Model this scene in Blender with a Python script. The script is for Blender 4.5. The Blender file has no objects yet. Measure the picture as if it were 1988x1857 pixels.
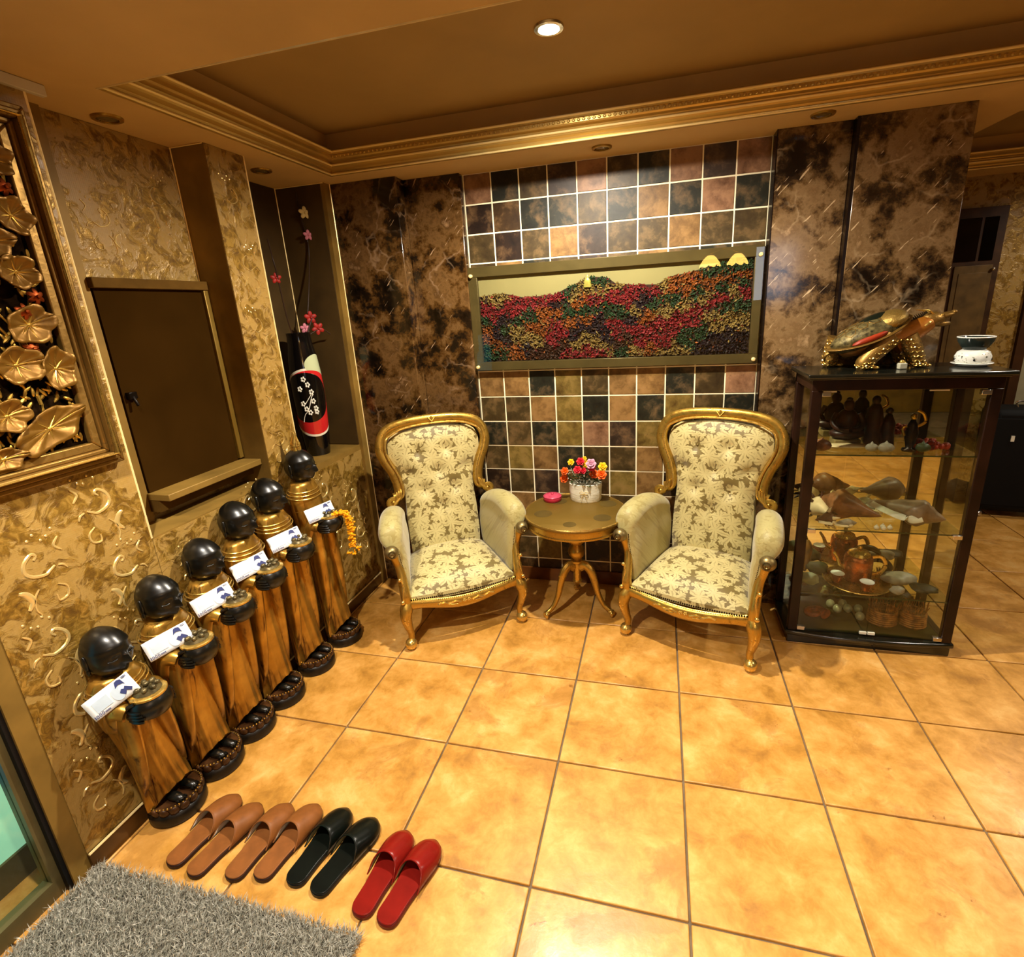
import bpy, math, random
from math import sin, cos, pi, sqrt, radians, exp, atan2
from mathutils import Vector, Matrix
import numpy as np
random.seed(7)
S = bpy.context.scene
COL = S.collection
# ------------------------------------------------------------------ camera
cam = bpy.data.cameras.new('camera'); camo = bpy.data.objects.new('camera', cam); COL.objects.link(camo)
camo.matrix_world = (Matrix.Translation((1.019, -2.873, 1.657)) @ Matrix.Rotation(0.262, 4, 'Z') @
                     Matrix.Rotation(1.280, 4, 'X') @ Matrix.Rotation(-0.058, 4, 'Z'))
cam.sensor_width = 36; cam.lens = 36 * 1004.56 / 1988
cam.shift_x = -25.5 / 1988; cam.shift_y = -28.76 / 1988
cam.clip_start = 0.02
S.camera = camo
# ------------------------------------------------------------------ world, exposure, lights
W = bpy.data.worlds.new('world'); S.world = W; W.use_nodes = True
W.node_tree.nodes['Background'].inputs[0].default_value = (1, .78, .5, 1)
W.node_tree.nodes['Background'].inputs[1].default_value = 0.25
S.view_settings.view_transform = 'Standard'; S.view_settings.look = 'None'
S.view_settings.exposure = 0.0; S.view_settings.gamma = 1; S.view_settings.use_curve_mapping = False
def spot_light(loc, power, color=(1, .9, .74), size=160, blend=.6, rad=.025, aim=None, name='lamp_light'):
    l = bpy.data.lights.new(name, 'SPOT'); l.energy = power; l.color = color
    l.spot_size = radians(size); l.spot_blend = blend; l.shadow_soft_size = rad
    o = bpy.data.objects.new(name, l); COL.objects.link(o); o.location = loc
    if aim:
        o.rotation_euler = (Vector(aim) - Vector(loc)).to_track_quat('-Z', 'Y').to_euler()
    return o
L_MAIN = spot_light((.65, -.88, 2.50), 290, size=168, rad=.03)
L_DOOR = spot_light((.02, -2.3, 2.33), 210, color=(1, .92, .8), size=120, rad=.03)
L_CAM = spot_light((2.0, -2.2, 2.33), 110, size=92, blend=.9, rad=.05)
L_REAR = spot_light((2.6, -4.2, 2.33), 90, size=150, rad=.05)
L_FAR = spot_light((3.4, -.9, 2.33), 110, size=150, rad=.05)
L_FAR2 = spot_light((3.9, .9, 2.33), 60, size=150, rad=.05)
def point_fill(loc, e, r=.35):
    l = bpy.data.lights.new('room_glow', 'POINT'); l.energy = e; l.color = (1, .8, .52); l.shadow_soft_size = r
    o = bpy.data.objects.new('room_glow', l); COL.objects.link(o); o.location = loc
# ------------------------------------------------------------------ materials
def h(s):
    s = s.lstrip('#'); v = [int(s[i:i + 2], 16) / 255 for i in (0, 2, 4)]
    return tuple(x / 12.92 if x <= .04045 else ((x + .055) / 1.055) ** 2.4 for x in v) + (1,)
class N:
    def __init__(s, name, base='#808080', rough=.5, metal=0., spec=.5):
        s.m = bpy.data.materials.new(name); s.m.use_nodes = True; s.t = s.m.node_tree
        s.b = s.t.nodes['Principled BSDF']; s.o = s.t.nodes['Material Output']
        s.b.inputs['Base Color'].default_value = h(base) if isinstance(base, str) else base
        s.b.inputs['Roughness'].default_value = rough; s.b.inputs['Metallic'].default_value = metal
        s.b.inputs['Specular IOR Level'].default_value = spec; s._c = None
    def n(s, t, **k):
        x = s.t.nodes.new(t)
        for a, v in k.items(): setattr(x, a, v)
        return x
    def l(s, a, b): s.t.links.new(a, b)
    def co(s, rnd=False, scale=(1, 1, 1), rot=(0, 0, 0)):
        tc = s.n('ShaderNodeTexCoord'); mp = s.n('ShaderNodeMapping')
        mp.inputs['Scale'].default_value = scale; mp.inputs['Rotation'].default_value = rot
        s.l(tc.outputs['Object'], mp.inputs[0])
        if rnd:
            oi = s.n('ShaderNodeObjectInfo'); mu = s.n('ShaderNodeMath', operation='MULTIPLY'); mu.inputs[1].default_value = 37
            s.l(oi.outputs['Random'], mu.inputs[0]); ad = s.n('ShaderNodeVectorMath', operation='ADD')
            s.l(mp.outputs[0], ad.inputs[0]); s.l(mu.outputs[0], ad.inputs[1]); return ad.outputs[0]
        return mp.outputs[0]
    def noise(s, v, scale, detail=4, dist=0, rough=.5):
        x = s.n('ShaderNodeTexNoise'); s.l(v, x.inputs['Vector']); x.inputs['Scale'].default_value = scale
        x.inputs['Detail'].default_value = detail; x.inputs['Distortion'].default_value = dist; x.inputs['Roughness'].default_value = rough
        return x.outputs['Fac']
    def vor(s, v, scale, feat='F1', rnd=1):
        x = s.n('ShaderNodeTexVoronoi', feature=feat); s.l(v, x.inputs['Vector']); x.inputs['Scale'].default_value = scale
        x.inputs['Randomness'].default_value = rnd; return x.outputs['Distance']
    def ramp(s, f, stops, interp='LINEAR'):
        x = s.n('ShaderNodeValToRGB'); x.color_ramp.interpolation = interp; e = x.color_ramp.elements
        while len(e) < len(stops): e.new(.5)
        for i, (p, c) in enumerate(stops):
            e[i].position = p; e[i].color = h(c) if isinstance(c, str) else (c, c, c, 1)
        s.l(f, x.inputs[0]); return x.outputs[0]
    def mix(s, f, a, b, mode='MIX'):
        x = s.n('ShaderNodeMix', data_type='RGBA', blend_type=mode)
        if isinstance(f, (int, float)): x.inputs[0].default_value = f
        else: s.l(f, x.inputs[0])
        for i, q in ((6, a), (7, b)):
            if isinstance(q, str): x.inputs[i].default_value = h(q)
            else: s.l(q, x.inputs[i])
        return x.outputs[2]
    def math(s, op, a, b=0.):
        x = s.n('ShaderNodeMath', operation=op)
        for i, q in enumerate((a, b)):
            if isinstance(q, (int, float)): x.inputs[i].default_value = q
            else: s.l(q, x.inputs[i])
        return x.outputs[0]
    def warp(s, v, scale, amt):
        x = s.n('ShaderNodeTexNoise'); s.l(v, x.inputs['Vector']); x.inputs['Scale'].default_value = scale
        a = s.n('ShaderNodeVectorMath', operation='SUBTRACT'); s.l(x.outputs['Color'], a.inputs[0]); a.inputs[1].default_value = (.5, .5, .5)
        b = s.n('ShaderNodeVectorMath', operation='SCALE'); s.l(a.outputs[0], b.inputs[0]); b.inputs['Scale'].default_value = amt
        c = s.n('ShaderNodeVectorMath', operation='ADD'); s.l(v, c.inputs[0]); s.l(b.outputs[0], c.inputs[1]); return c.outputs[0]
    def col(s, c): s.l(c, s.b.inputs['Base Color']); return s
    def rou(s, c): s.l(c, s.b.inputs['Roughness']); return s
    def met(s, c): s.l(c, s.b.inputs['Metallic']); return s
    def bump(s, f, st=.3, d=.01):
        x = s.n('ShaderNodeBump'); x.inputs['Strength'].default_value = st; x.inputs['Distance'].default_value = d
        s.l(f, x.inputs['Height']); s.l(x.outputs[0], s.b.inputs['Normal']); return s
def simple(name, base, rough=.5, metal=0., var=.12, scale=12, bump=0., spec=.25):
    a = N(name, base, rough, metal, spec); v = a.co(); f = a.noise(v, scale, 5, .3)
    c = h(base) if isinstance(base, str) else base
    lo = tuple(max(0, x * (1 - var * 1.6)) for x in c[:3]) + (1,); hi = tuple(min(1, x * (1 + var * 1.6)) for x in c[:3]) + (1,)
    x = a.n('ShaderNodeValToRGB'); x.color_ramp.elements[0].position = .3; x.color_ramp.elements[1].position = .7
    x.color_ramp.elements[0].color = lo; x.color_ramp.elements[1].color = hi; a.l(f, x.inputs[0]); a.col(x.outputs[0])
    if bump: a.bump(f, bump, .004)
    return a.m
M = {}
# floor tile: orange tan stone look with worn brown patches
a = N('floor_stone_tile', rough=.3); v = a.co(rnd=True); w = a.warp(v, 9, .06)
f = a.noise(w, 6.5, 10, .15, .68); c1 = a.ramp(f, [(.28, '#8f6122'), (.42, '#b27f34'), (.55, '#ca954a'), (.68, '#d8ab64'), (.82, '#e3c187')])
g = a.noise(w, 3.2, 9, .5, .66); gm = a.ramp(g, [(.53, 0.), (.60, 1.)])
sp = a.noise(v, 26, 6, .8, .7); sm = a.ramp(sp, [(.62, 0.), (.68, 1.)])
c2 = a.mix(a.math('MULTIPLY', gm, .5), c1, '#94652a'); c3 = a.mix(a.math('MULTIPLY', a.math('MULTIPLY', sm, gm), .8), c2, '#7a4a16')
a.col(c3); a.rou(a.ramp(f, [(.3, .42), (.7, .26)])); a.bump(a.math('ADD', f, a.math('MULTIPLY', sp, .3)), .22, .004); M['tile'] = a.m
M['grout'] = simple('floor_grout', '#6b5b45', .8, var=.2)
M['wgrout'] = simple('wall_grout', '#efe6c4', .7, var=.05)
# glazed wall tiles: colour per tile
a = N('glazed_wall_tile', rough=.45, spec=.3); oi = a.n('ShaderNodeObjectInfo'); v = a.co(rnd=True); w = a.warp(v, 8, .12)
w = a.warp(v, 12, .04); f = a.noise(w, 12, 8, .1, .65); f2 = a.noise(v, 40, 4, 0, .7)
dk = a.mix(1., oi.outputs['Color'], a.ramp(f, [(.3, '#9a8a78'), (.55, '#ffffff')]), 'MULTIPLY')
lt = a.mix(a.math('MULTIPLY', a.ramp(f, [(.5, 0.), (.8, 1.)]), .35), dk, '#b0885a')
a.col(a.mix(a.math('MULTIPLY', a.ramp(f2, [(.63, 0.), (.7, 1.)]), .4), lt, '#4a2c14')); a.bump(f, .2, .003); M['wtile'] = a.m
# dark brown brecciated marble
def marble(name, seed, cols, vein, streak):
    a = N(name, rough=.12, spec=.5); v = a.co(); mp = a.n('ShaderNodeMapping'); mp.inputs['Location'].default_value = (seed * 3.1, seed * 1.7, seed)
    a.l(v, mp.inputs[0]); v = mp.outputs[0]; w = a.warp(v, 12, .03)
    f = a.noise(w, 4.6, 6, 0, .62); g = a.noise(w, 15, 8, .1, .7); k = a.math('ADD', a.math('MULTIPLY', f, .62), a.math('MULTIPLY', g, .38))
    base = a.ramp(k, [(.40, cols[0]), (.45, cols[1]), (.49, cols[2]), (.54, cols[3]), (.60, cols[4]), (.68, cols[5])])
    e = a.vor(a.warp(v, 20, .05), 7.5, 'DISTANCE_TO_EDGE'); n2 = a.noise(v, 6, 3, 0); m1 = a.math('MULTIPLY', a.ramp(e, [(0., 1.), (.05, 0.)]), a.ramp(n2, [(.50, 0.), (.64, .28)]))
    s1 = a.n('ShaderNodeMapping'); s1.inputs['Rotation'].default_value = (0, .85, 0); a.l(v, s1.inputs[0]); s2 = a.n('ShaderNodeMapping'); s2.inputs['Scale'].default_value = (5, 5, 46); a.l(s1.outputs[0], s2.inputs[0])
    st = a.ramp(a.noise(s2.outputs[0], 1.9, 3, .15), [(streak, 0.), (streak + .04, .85)])
    a.col(a.mix(st, a.mix(m1, base, vein), vein)); return a.m
M['marble'] = marble('brown_marble', 1., ('#0a0603', '#191008', '#40290f', '#5f4526', '#463018', '#8a6c4a'), '#b09170', .69)
M['marble2'] = marble('brown_marble_light', 4.3, ('#140d07', '#2e2114', '#584226', '#7a6242', '#6a5234', '#a08460'), '#c9b08a', .67)
M['marble_side_shade'] = simple('marble_side_shade', '#140b06', .25)  # marble darkened to hold the shade of the column sides
# gold damask wallpaper
a = N('damask_wallpaper', rough=.4); v = a.co(); w = a.warp(v, 14, .06)
f = a.noise(w, 11, 6, 1.1, .62); g = a.noise(w, 34, 5, .8, .65); lm = a.ramp(f, [(.46, 0.), (.54, 1.)])
leaf = a.ramp(g, [(.35, '#5f4212'), (.5, '#80601f'), (.62, '#a5823a')]); gr = a.mix(a.noise(v, 90, 2), '#86682f', '#9a7c42')
a.col(a.mix(lm, gr, leaf)); a.met(a.math('MULTIPLY', lm, .45)); a.rou(a.ramp(g, [(.4, .5), (.62, .3)]))
dots = a.vor(v, 150, 'F1', 0); hh = a.math('ADD', a.math('MULTIPLY', lm, a.math('ADD', g, .6)), a.math('MULTIPLY', dots, .25)); a.bump(hh, .35, .005); M['paper'] = a.m
a = N('embossed_gold', '#dcc07a', .26, .6); M['emboss'] = a.m
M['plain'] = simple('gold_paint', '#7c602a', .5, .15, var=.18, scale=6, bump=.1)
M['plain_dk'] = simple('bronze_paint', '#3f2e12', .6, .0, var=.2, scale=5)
M['soffit'] = simple('ceiling_paint', '#bd9e6a', .75, var=.05, scale=3)
M['tray'] = simple('ceiling_tray_paint', '#9c8050', .7, var=.05, scale=3)
M['cornice'] = simple('cornice_gold', '#bfa05c', .3, .6, var=.04, scale=8)
M['bead'] = simple('brass_bead', '#f4dc9c', .3, .35, var=.03)
M['edge_highlight'] = simple('cream_edge_highlight', '#d8c28c', .3, .3)  # cream tone holds the highlight of the soffit edge
M['basebd'] = simple('baseboard_brown', '#4a2f10', .3, var=.2)
M['basetile'] = simple('baseboard_tile', '#5a3414', .3, var=.3, scale=8)
M['farpaper'] = M['paper']
M['whitetrim'] = simple('white_trim', '#b8b0a0', .4, var=.03)
# gold leaf finishes
def gold(name, base, dark, rough=.3, scale=25, metal=.85, b=.15):
    a = N(name, rough=rough, metal=metal); v = a.co(); f = a.noise(v, scale, 6, .8, .6)
    a.col(a.ramp(f, [(.22, dark), (.42, base), (.75, base)])); a.rou(a.ramp(f, [(.3, rough + .2), (.6, rough)])); a.bump(f, b, .003); return a.m
M['gold'] = gold('antique_gold', '#b5903e', '#6a4c16', .27)
M['gold_hi'] = gold('polished_gold', '#d6b25c', '#9a7428', .2)
M['gold_tbl'] = gold('bronze_gold_top', '#7d6224', '#63490f', .38, 4, .55, .03)
M['stain'] = simple('table_stain', '#625024', .42, .4)
M['robe'] = None
a = N('gilded_wood_robe', rough=.3, metal=.72); v = a.co(scale=(1, 1, .12)); f = a.noise(v, 40, 5, .5, .6); v2 = a.co(); g = a.noise(v2, 9, 4)
a.col(a.mix(a.ramp(f, [(.56, 0.), (.7, 1.)]), a.ramp(g, [(.3, '#7e5a20'), (.6, '#b98e38'), (.8, '#d2aa50')]), '#3a1c05')); a.bump(f, .25, .004); M['robe'] = a.m
M['lacquer'] = simple('black_lacquer', '#0c0b07', .3, var=.3, bump=.05, spec=.5)
M['blackwood'] = simple('blackened_wood', '#17110a', .4, var=.4, scale=30, bump=.3)
M['lotus'] = simple('lotus_petal_brown', '#3c2410', .38, .1, var=.4, scale=20, bump=.2)
M['lid'] = simple('pewter_lid', '#5d5236', .35, .5, var=.35, scale=40, bump=.3)
M['note'] = simple('banknote_paper', '#e6e8e8', .55, var=.03)
M['note_wash'] = simple('banknote_blue', '#bccad6', .55, var=.1)
M['ink'] = simple('banknote_ink', '#39406e', .5, var=.1)
M['mari'] = simple('marigold', '#e79a08', .6, var=.2, scale=60)
# damask upholstery
def damask(name, light, ground, sc=10., cover=0., soft=1.):
    a = N(name, rough=.55); tc = a.n('ShaderNodeTexCoord'); sp = a.n('ShaderNodeSeparateXYZ'); a.l(tc.outputs['Object'], sp.inputs[0])
    cm = a.n('ShaderNodeCombineXYZ'); a.l(sp.outputs[0], cm.inputs[0]); a.l(a.math('ADD', sp.outputs[1], sp.outputs[2]), cm.inputs[1]); w = a.warp(a.warp(cm.outputs[0], 70, .012), 16, .02)
    def leaves(s_, off, lobes, r0, r1):
        mp = a.n('ShaderNodeMapping'); mp.inputs['Location'].default_value = (off, off * .7, 0); a.l(w, mp.inputs[0]); vo = a.n('ShaderNodeTexVoronoi', voronoi_dimensions='2D'); a.l(mp.outputs[0], vo.inputs['Vector']); vo.inputs['Scale'].default_value = s_; vo.inputs['Randomness'].default_value = .85
        d = a.n('ShaderNodeVectorMath', operation='SUBTRACT'); a.l(mp.outputs[0], d.inputs[0]); a.l(vo.outputs['Position'], d.inputs[1]); ds = a.n('ShaderNodeSeparateXYZ'); a.l(d.outputs[0], ds.inputs[0]); cs = a.n('ShaderNodeSeparateColor'); a.l(vo.outputs['Color'], cs.inputs[0])
        th = a.math('ADD', a.math('MULTIPLY', a.math('ARCTAN2', ds.outputs[1], ds.outputs[0]), lobes / 2), a.math('MULTIPLY', cs.outputs[0], 6.28)); sn = a.math('ABSOLUTE', a.math('SINE', th)); jag = a.math('MULTIPLY', a.math('SINE', a.math('MULTIPLY', th, 7.)), .035)
        R = a.math('ADD', a.math('ADD', a.math('MULTIPLY', a.math('POWER', sn, .8), r1), r0 + cover), jag); dd = a.math('SUBTRACT', R, vo.outputs['Distance'])
        return a.ramp(dd, [(0., 0.), (.03, 1.)]), a.math('MULTIPLY', a.ramp(sn, [(.955, 0.), (.995, 1.)]), a.ramp(vo.outputs['Distance'], [(.06, 0.), (.14, 1.)]))
    m1, v1 = leaves(sc, 3.3, 5, .20, .42); m2, v2 = leaves(sc * 2.1, 7.7, 3, .22, .38)
    m = a.math('MAXIMUM', m1, m2); vein = a.math('MULTIPLY', a.math('MAXIMUM', a.math('MULTIPLY', v1, m1), a.math('MULTIPLY', a.math('SUBTRACT', 1., m1), v2)), .45 * soft)
    li = a.mix(vein, light, ground); sh = a.mix(a.math('MULTIPLY', a.noise(w, 26, 3), .35), li, ground); a.col(a.mix(m, ground, sh))
    a.bump(a.math('ADD', m, a.math('MULTIPLY', a.noise(tc.outputs['Object'], 300, 2), .2)), .2, .0015); a.b.inputs['Sheen Weight'].default_value = .3; return a.m
M['damask'] = damask('damask_upholstery', '#c8bb80', '#6e5d28', 10., -.035)
M['plush'] = simple('arm_plush', '#a89c5a', .7, var=.18, scale=14, bump=.1)
M['nail'] = simple('nail_head', '#2a1c0c', .3, .7)
M['cabwood'] = simple('dark_cabinet_wood', '#21110a', .3, var=.35, scale=8)
M['cabtop'] = simple('black_cabinet_lacquer', '#14150f', .16, var=.2, spec=.7)
M['chrome'] = simple('chrome', '#c9c4b8', .15, .95, var=.03)
M['whiteplastic'] = simple('white_plastic', '#d8d4c0', .4)
def glass(name, tint=(1, 1, 1, 1), ior=1.45, fac=1.):
    m = bpy.data.materials.new(name); m.use_nodes = True; t = m.node_tree; t.nodes.clear()
    o = t.nodes.new('ShaderNodeOutputMaterial'); mx = t.nodes.new('ShaderNodeMixShader'); tr = t.nodes.new('ShaderNodeBsdfTransparent')
    tr.inputs[0].default_value = tint; gl = t.nodes.new('ShaderNodeBsdfGlossy'); gl.inputs['Roughness'].default_value = .01
    lw = t.nodes.new('ShaderNodeLayerWeight'); lw.inputs[0].default_value = .5; pw = t.nodes.new('ShaderNodeMath'); pw.operation = 'POWER'; pw.inputs[1].default_value = 4.
    fr = t.nodes.new('ShaderNodeMath'); fr.operation = 'MULTIPLY_ADD'; fr.inputs[1].default_value = .9; fr.inputs[2].default_value = .03
    t.links.new(lw.outputs['Facing'], pw.inputs[0]); t.links.new(pw.outputs[0], fr.inputs[0]); t.links.new(fr.outputs[0], mx.inputs[0]); t.links.new(tr.outputs[0], mx.inputs[1]); t.links.new(gl.outputs[0], mx.inputs[2]); t.links.new(mx.outputs[0], o.inputs[0])
    return m
M['glass'] = glass('clear_glass', (.97, .99, .95, 1)); M['shelfglass'] = glass('green_shelf_glass', (.90, .95, .86, 1))
a = N('mirror_back', '#ece4cc', .02, 1.); M['mirror'] = a.m
def emit(name, c, s):
    m = bpy.data.materials.new(name); m.use_nodes = True; t = m.node_tree; b = t.nodes['Principled BSDF']
    b.inputs['Base Color'].default_value = h(c); b.inputs['Emission Color'].default_value = h(c); b.inputs['Emission Strength'].default_value = s; return m
M['bulb'] = emit('lit_bulb', '#fff4e0', 60); M['petal_lit'] = emit('lit_petal', '#ffc860', 26)
M['deadlens'] = simple('unlit_lens', '#6a5a3a', .1, .3)
# ------------------------------------------------------------------ mesh helpers
class MB:
    def __init__(s, x=None): s.v = []; s.f = []; s.mi = []; s.x = x; s.k = 0
    def add(s, vs, fs):
        o = len(s.v)
        if s.x is not None: vs = [tuple(s.x @ Vector(p)) for p in vs]
        s.v += [tuple(p) for p in vs]; s.f += [tuple(i + o for i in f) for f in fs]; s.mi += [s.k] * len(fs); return s
    def box(s, x0, x1, y0, y1, z0, z1):
        x0, x1 = sorted((x0, x1)); y0, y1 = sorted((y0, y1)); z0, z1 = sorted((z0, z1))
        return s.add([(x0, y0, z0), (x1, y0, z0), (x1, y1, z0), (x0, y1, z0), (x0, y0, z1), (x1, y0, z1), (x1, y1, z1), (x0, y1, z1)],
                     [(0, 3, 2, 1), (4, 5, 6, 7), (0, 1, 5, 4), (1, 2, 6, 5), (2, 3, 7, 6), (3, 0, 4, 7)])
    def lathe(s, prof, n=24, c=(0, 0, 0), sx=1, sy=1, wob=None):
        vs = []; fs = []; m = len(prof)
        for r, z in prof:
            for i in range(n):
                t = 2 * pi * i / n; q = r * (wob(t, z) if wob else 1)
                vs.append((c[0] + q * cos(t) * sx, c[1] + q * sin(t) * sy, c[2] + z))
        for j in range(m - 1):
            for i in range(n):
                a = j * n + i; b = j * n + (i + 1) % n; fs.append((a, b, b + n, a + n))
        fs.append(tuple(range(n - 1, -1, -1))); fs.append(tuple((m - 1) * n + i for i in range(n)))
        return s.add(vs, fs)
    def tube(s, pts, rad, n=8, flat=1., up=(0, 0, 1), closed=False):
        P = [Vector(p) for p in pts]; m = len(P); vs = []; fs = []
        up = Vector(up)
        for i, p in enumerate(P):
            if closed: t = P[(i + 1) % m] - P[i - 1]
            else: t = P[min(i + 1, m - 1)] - P[max(i - 1, 0)]
            t.normalize(); a = t.cross(up)
            if a.length < 1e-3: a = t.cross(Vector((1, .3, 0)))
            a.normalize(); b = a.cross(t).normalized()
            r = rad[min(i, len(rad) - 1)] if isinstance(rad, list) else rad
            ra, rb = r if isinstance(r, tuple) else (r, r * flat)
            for j in range(n):
                q = 2 * pi * j / n; vs.append(p + a * (cos(q) * ra) + b * (sin(q) * rb))
        for i in range(m if closed else m - 1):
            for j in range(n):
                A = i * n + j; B = i * n + (j + 1) % n; C = ((i + 1) % m) * n
                fs.append((A, B, C + (j + 1) % n, C + j))
        if not closed: fs.append(tuple(range(n - 1, -1, -1))); fs.append(tuple((m - 1) * n + j for j in range(n)))
        return s.add(vs, fs)
    def ell(s, c, r, nu=12, nv=8, rot=None, fn=None):
        if not isinstance(r, (list, tuple)): r = (r, r, r)
        vs = [(0, 0, -1)]; 
        for j in range(1, nv):
            p = -pi / 2 + pi * j / nv
            for i in range(nu):
                t = 2 * pi * i / nu; vs.append((cos(p) * cos(t), cos(p) * sin(t), sin(p)))
        vs.append((0, 0, 1)); fs = []
        for i in range(nu): fs.append((0, 1 + (i + 1) % nu, 1 + i))
        for j in range(nv - 2):
            for i in range(nu):
                a = 1 + j * nu + i; b = 1 + j * nu + (i + 1) % nu; fs.append((a, b, b + nu, a + nu))
        k = len(vs) - 1; o = 1 + (nv - 2) * nu
        for i in range(nu): fs.append((k, o + i, o + (i + 1) % nu))
        out = []
        for p in vs:
            q = 1 if fn is None else fn(*p); w = Vector((p[0] * r[0] * q, p[1] * r[1] * q, p[2] * r[2] * q))
            if rot is not None: w = rot @ w
            out.append(w + Vector(c))
        return s.add(out, fs)
    def grid(s, nu, nv, fn, flip=False):
        vs = [fn(i / nu, j / nv) for j in range(nv + 1) for i in range(nu + 1)]; fs = []
        for j in range(nv):
            for i in range(nu):
                a = j * (nu + 1) + i; f = (a, a + 1, a + nu + 2, a + nu + 1); fs.append(f[::-1] if flip else f)
        return s.add(vs, fs)
    def loft(s, rings, cap=True):
        n = len(rings[0]); vs = [p for r in rings for p in r]; fs = []
        for j in range(len(rings) - 1):
            for i in range(n):
                a = j * n + i; b = j * n + (i + 1) % n; fs.append((a, b, b + n, a + n))
        if cap: fs.append(tuple(range(n - 1, -1, -1))); fs.append(tuple((len(rings) - 1) * n + i for i in range(n)))
        return s.add(vs, fs)
    def prism(s, poly, a0, a1, axis=2):
        n = len(poly)
        def mk(p, a): return (p[0], p[1], a) if axis == 2 else ((p[0], a, p[1]) if axis == 1 else (a, p[0], p[1]))
        vs = [mk(p, a0) for p in poly] + [mk(p, a1) for p in poly]
        fs = [tuple(range(n - 1, -1, -1)), tuple(range(n, 2 * n))] + [(i, (i + 1) % n, n + (i + 1) % n, n + i) for i in range(n)]
        return s.add(vs, fs)
    def build(s, name, m, parent=None, ang=40, loc=None, bevel=0, sub=0, solid=0):
        me = bpy.data.meshes.new(name); me.from_pydata(s.v, [], s.f)
        for q in (m if isinstance(m, (list, tuple)) else [m]): me.materials.append(q)
        if any(s.mi): me.polygons.foreach_set('material_index', s.mi)
        me.polygons.foreach_set('use_smooth', [True] * len(me.polygons)); me.set_sharp_from_angle(angle=radians(ang))
        me.update(); o = bpy.data.objects.new(name, me); COL.objects.link(o)
        if parent is not None: o.parent = parent
        if loc: o.location = loc
        if bevel:
            b = o.modifiers.new('bevel', 'BEVEL'); b.width = bevel; b.segments = 2; b.limit_method = 'ANGLE'; b.angle_limit = radians(40)
        if solid: b = o.modifiers.new('solid', 'SOLIDIFY'); b.thickness = solid
        if sub: b = o.modifiers.new('sub', 'SUBSURF'); b.levels = sub; b.render_levels = sub
        return o
def thing(name, label, cat, loc=(0, 0, 0), rz=0, group=None):
    o = bpy.data.objects.new(name, None); COL.objects.link(o); o.location = loc; o.rotation_euler = (0, 0, rz)
    o.empty_display_size = .05; return tag(o, label, cat, group)
def tag(o, label, cat, group=None):
    o['label'] = label; o['category'] = cat
    if group: o['group'] = group
    return o
def struct(o, label=None):
    o['kind'] = 'structure'
    if label: o['label'] = label
    return o
def stuff(o): o['kind'] = 'stuff'; return o
def lab(o, l): o['label'] = l; return o
def dup(root, loc, rz, label, scale=None):
    r = root.copy(); COL.objects.link(r); r.location = loc; r.rotation_euler = (0, 0, rz); r['label'] = label
    if scale: r.scale = (scale,) * 3
    for c in list(root.children):
        d = c.copy(); COL.objects.link(d); d.parent = r
        for g in list(c.children):
            e = g.copy(); COL.objects.link(e); e.parent = d
    return r
def lerp(a, b, t): return a + (b - a) * t
def interp(tab, x):
    for (x0, y0), (x1, y1) in zip(tab, tab[1:]):
        if x <= x1: return lerp(y0, y1, max(0, min(1, (x - x0) / (x1 - x0))))
    return tab[-1][1]
def smooth_path(P, k=6, closed=False):
    P = [Vector(p) for p in P]; n = len(P); out = []
    for i in range(n if closed else n - 1):
        g = (lambda j: P[j % n]) if closed else (lambda j: P[max(0, min(n - 1, j))])
        a, b, c, d = g(i - 1), g(i), g(i + 1), g(i + 2)
        for q in range(k):
            t = q / k; out.append(.5 * ((2 * b) + (c - a) * t + (2 * a - 5 * b + 4 * c - d) * t * t + (3 * b - a - 3 * c + d) * t ** 3))
    if not closed: out.append(P[-1])
    return out
def smooth_vals(V, k=6): return [p.x for p in smooth_path([(v, 0, 0) for v in V], k)]
# ------------------------------------------------------------------ room shell
H = 2.345; XL = -.72
fl = MB(); fl.box(-.95, 6, -5.6, 1.75, -.06, -.008); floor = struct(fl.build('floor', M['grout']), 'orange tan stone tile floor with dark joints')
tm = MB(); tm.box(-.225, .225, -.225, .225, -.02, 0); t0 = None; P = .457
for i in range(-2, 11):
    for j in range(-5, 8):
        x = -.242 + (i + .5) * P; y = -.432 - (j + .5) * P
        if y < -3.6 and (x < -.2 or x > 4.5): continue
        if x < -.75 and y < -2.6: continue
        if x > 5.0: continue
        if t0 is None: o = t0 = tm.build('tile', M['tile'], floor, bevel=.003)
        else: o = t0.copy(); COL.objects.link(o)
        o.location = (x, y, 0)
# ceiling: soffit around a raised tray
ce = MB()
ce.box(-1.15, 6, -5.6, -1.45, H, 2.62)
ce.prism([(-1.15, -1.45), (-.6, -1.45), (-.6, -.28), (-1.15, -.28)], H, 2.62)
ce.prism([(-1.15, -.28), (-.6, -.28), (2.49, -.305), (2.49, .12), (2.46, .7), (2.46, 1.75), (-1.15, 1.75)], H, 2.62)
ceil = struct(ce.build('ceiling', M['soffit']), 'brown painted ceiling soffit')
tr = MB(); tr.box(-.7, 6, -1.5, -.1, 2.53, 2.6); tr.build('tray_ceiling', M['tray'], ceil)
tr = MB(); tr.box(2.4, 6, -.3, 1.8, 2.53, 2.6); tr.build('tray_ceiling', M['tray'], ceil)
# back soffit band right of the tray
tr = MB(); tr.prism([(2.49, -.305), (6, -.33), (6, .10), (2.49, .12)], H, 2.62); tr.build('soffit_band', M['soffit'], ceil)
tr = MB(); tr.box(2.4, 6, 1.45, 1.78, H, 2.62); tr.build('soffit_band', M['soffit'], ceil)
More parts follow.
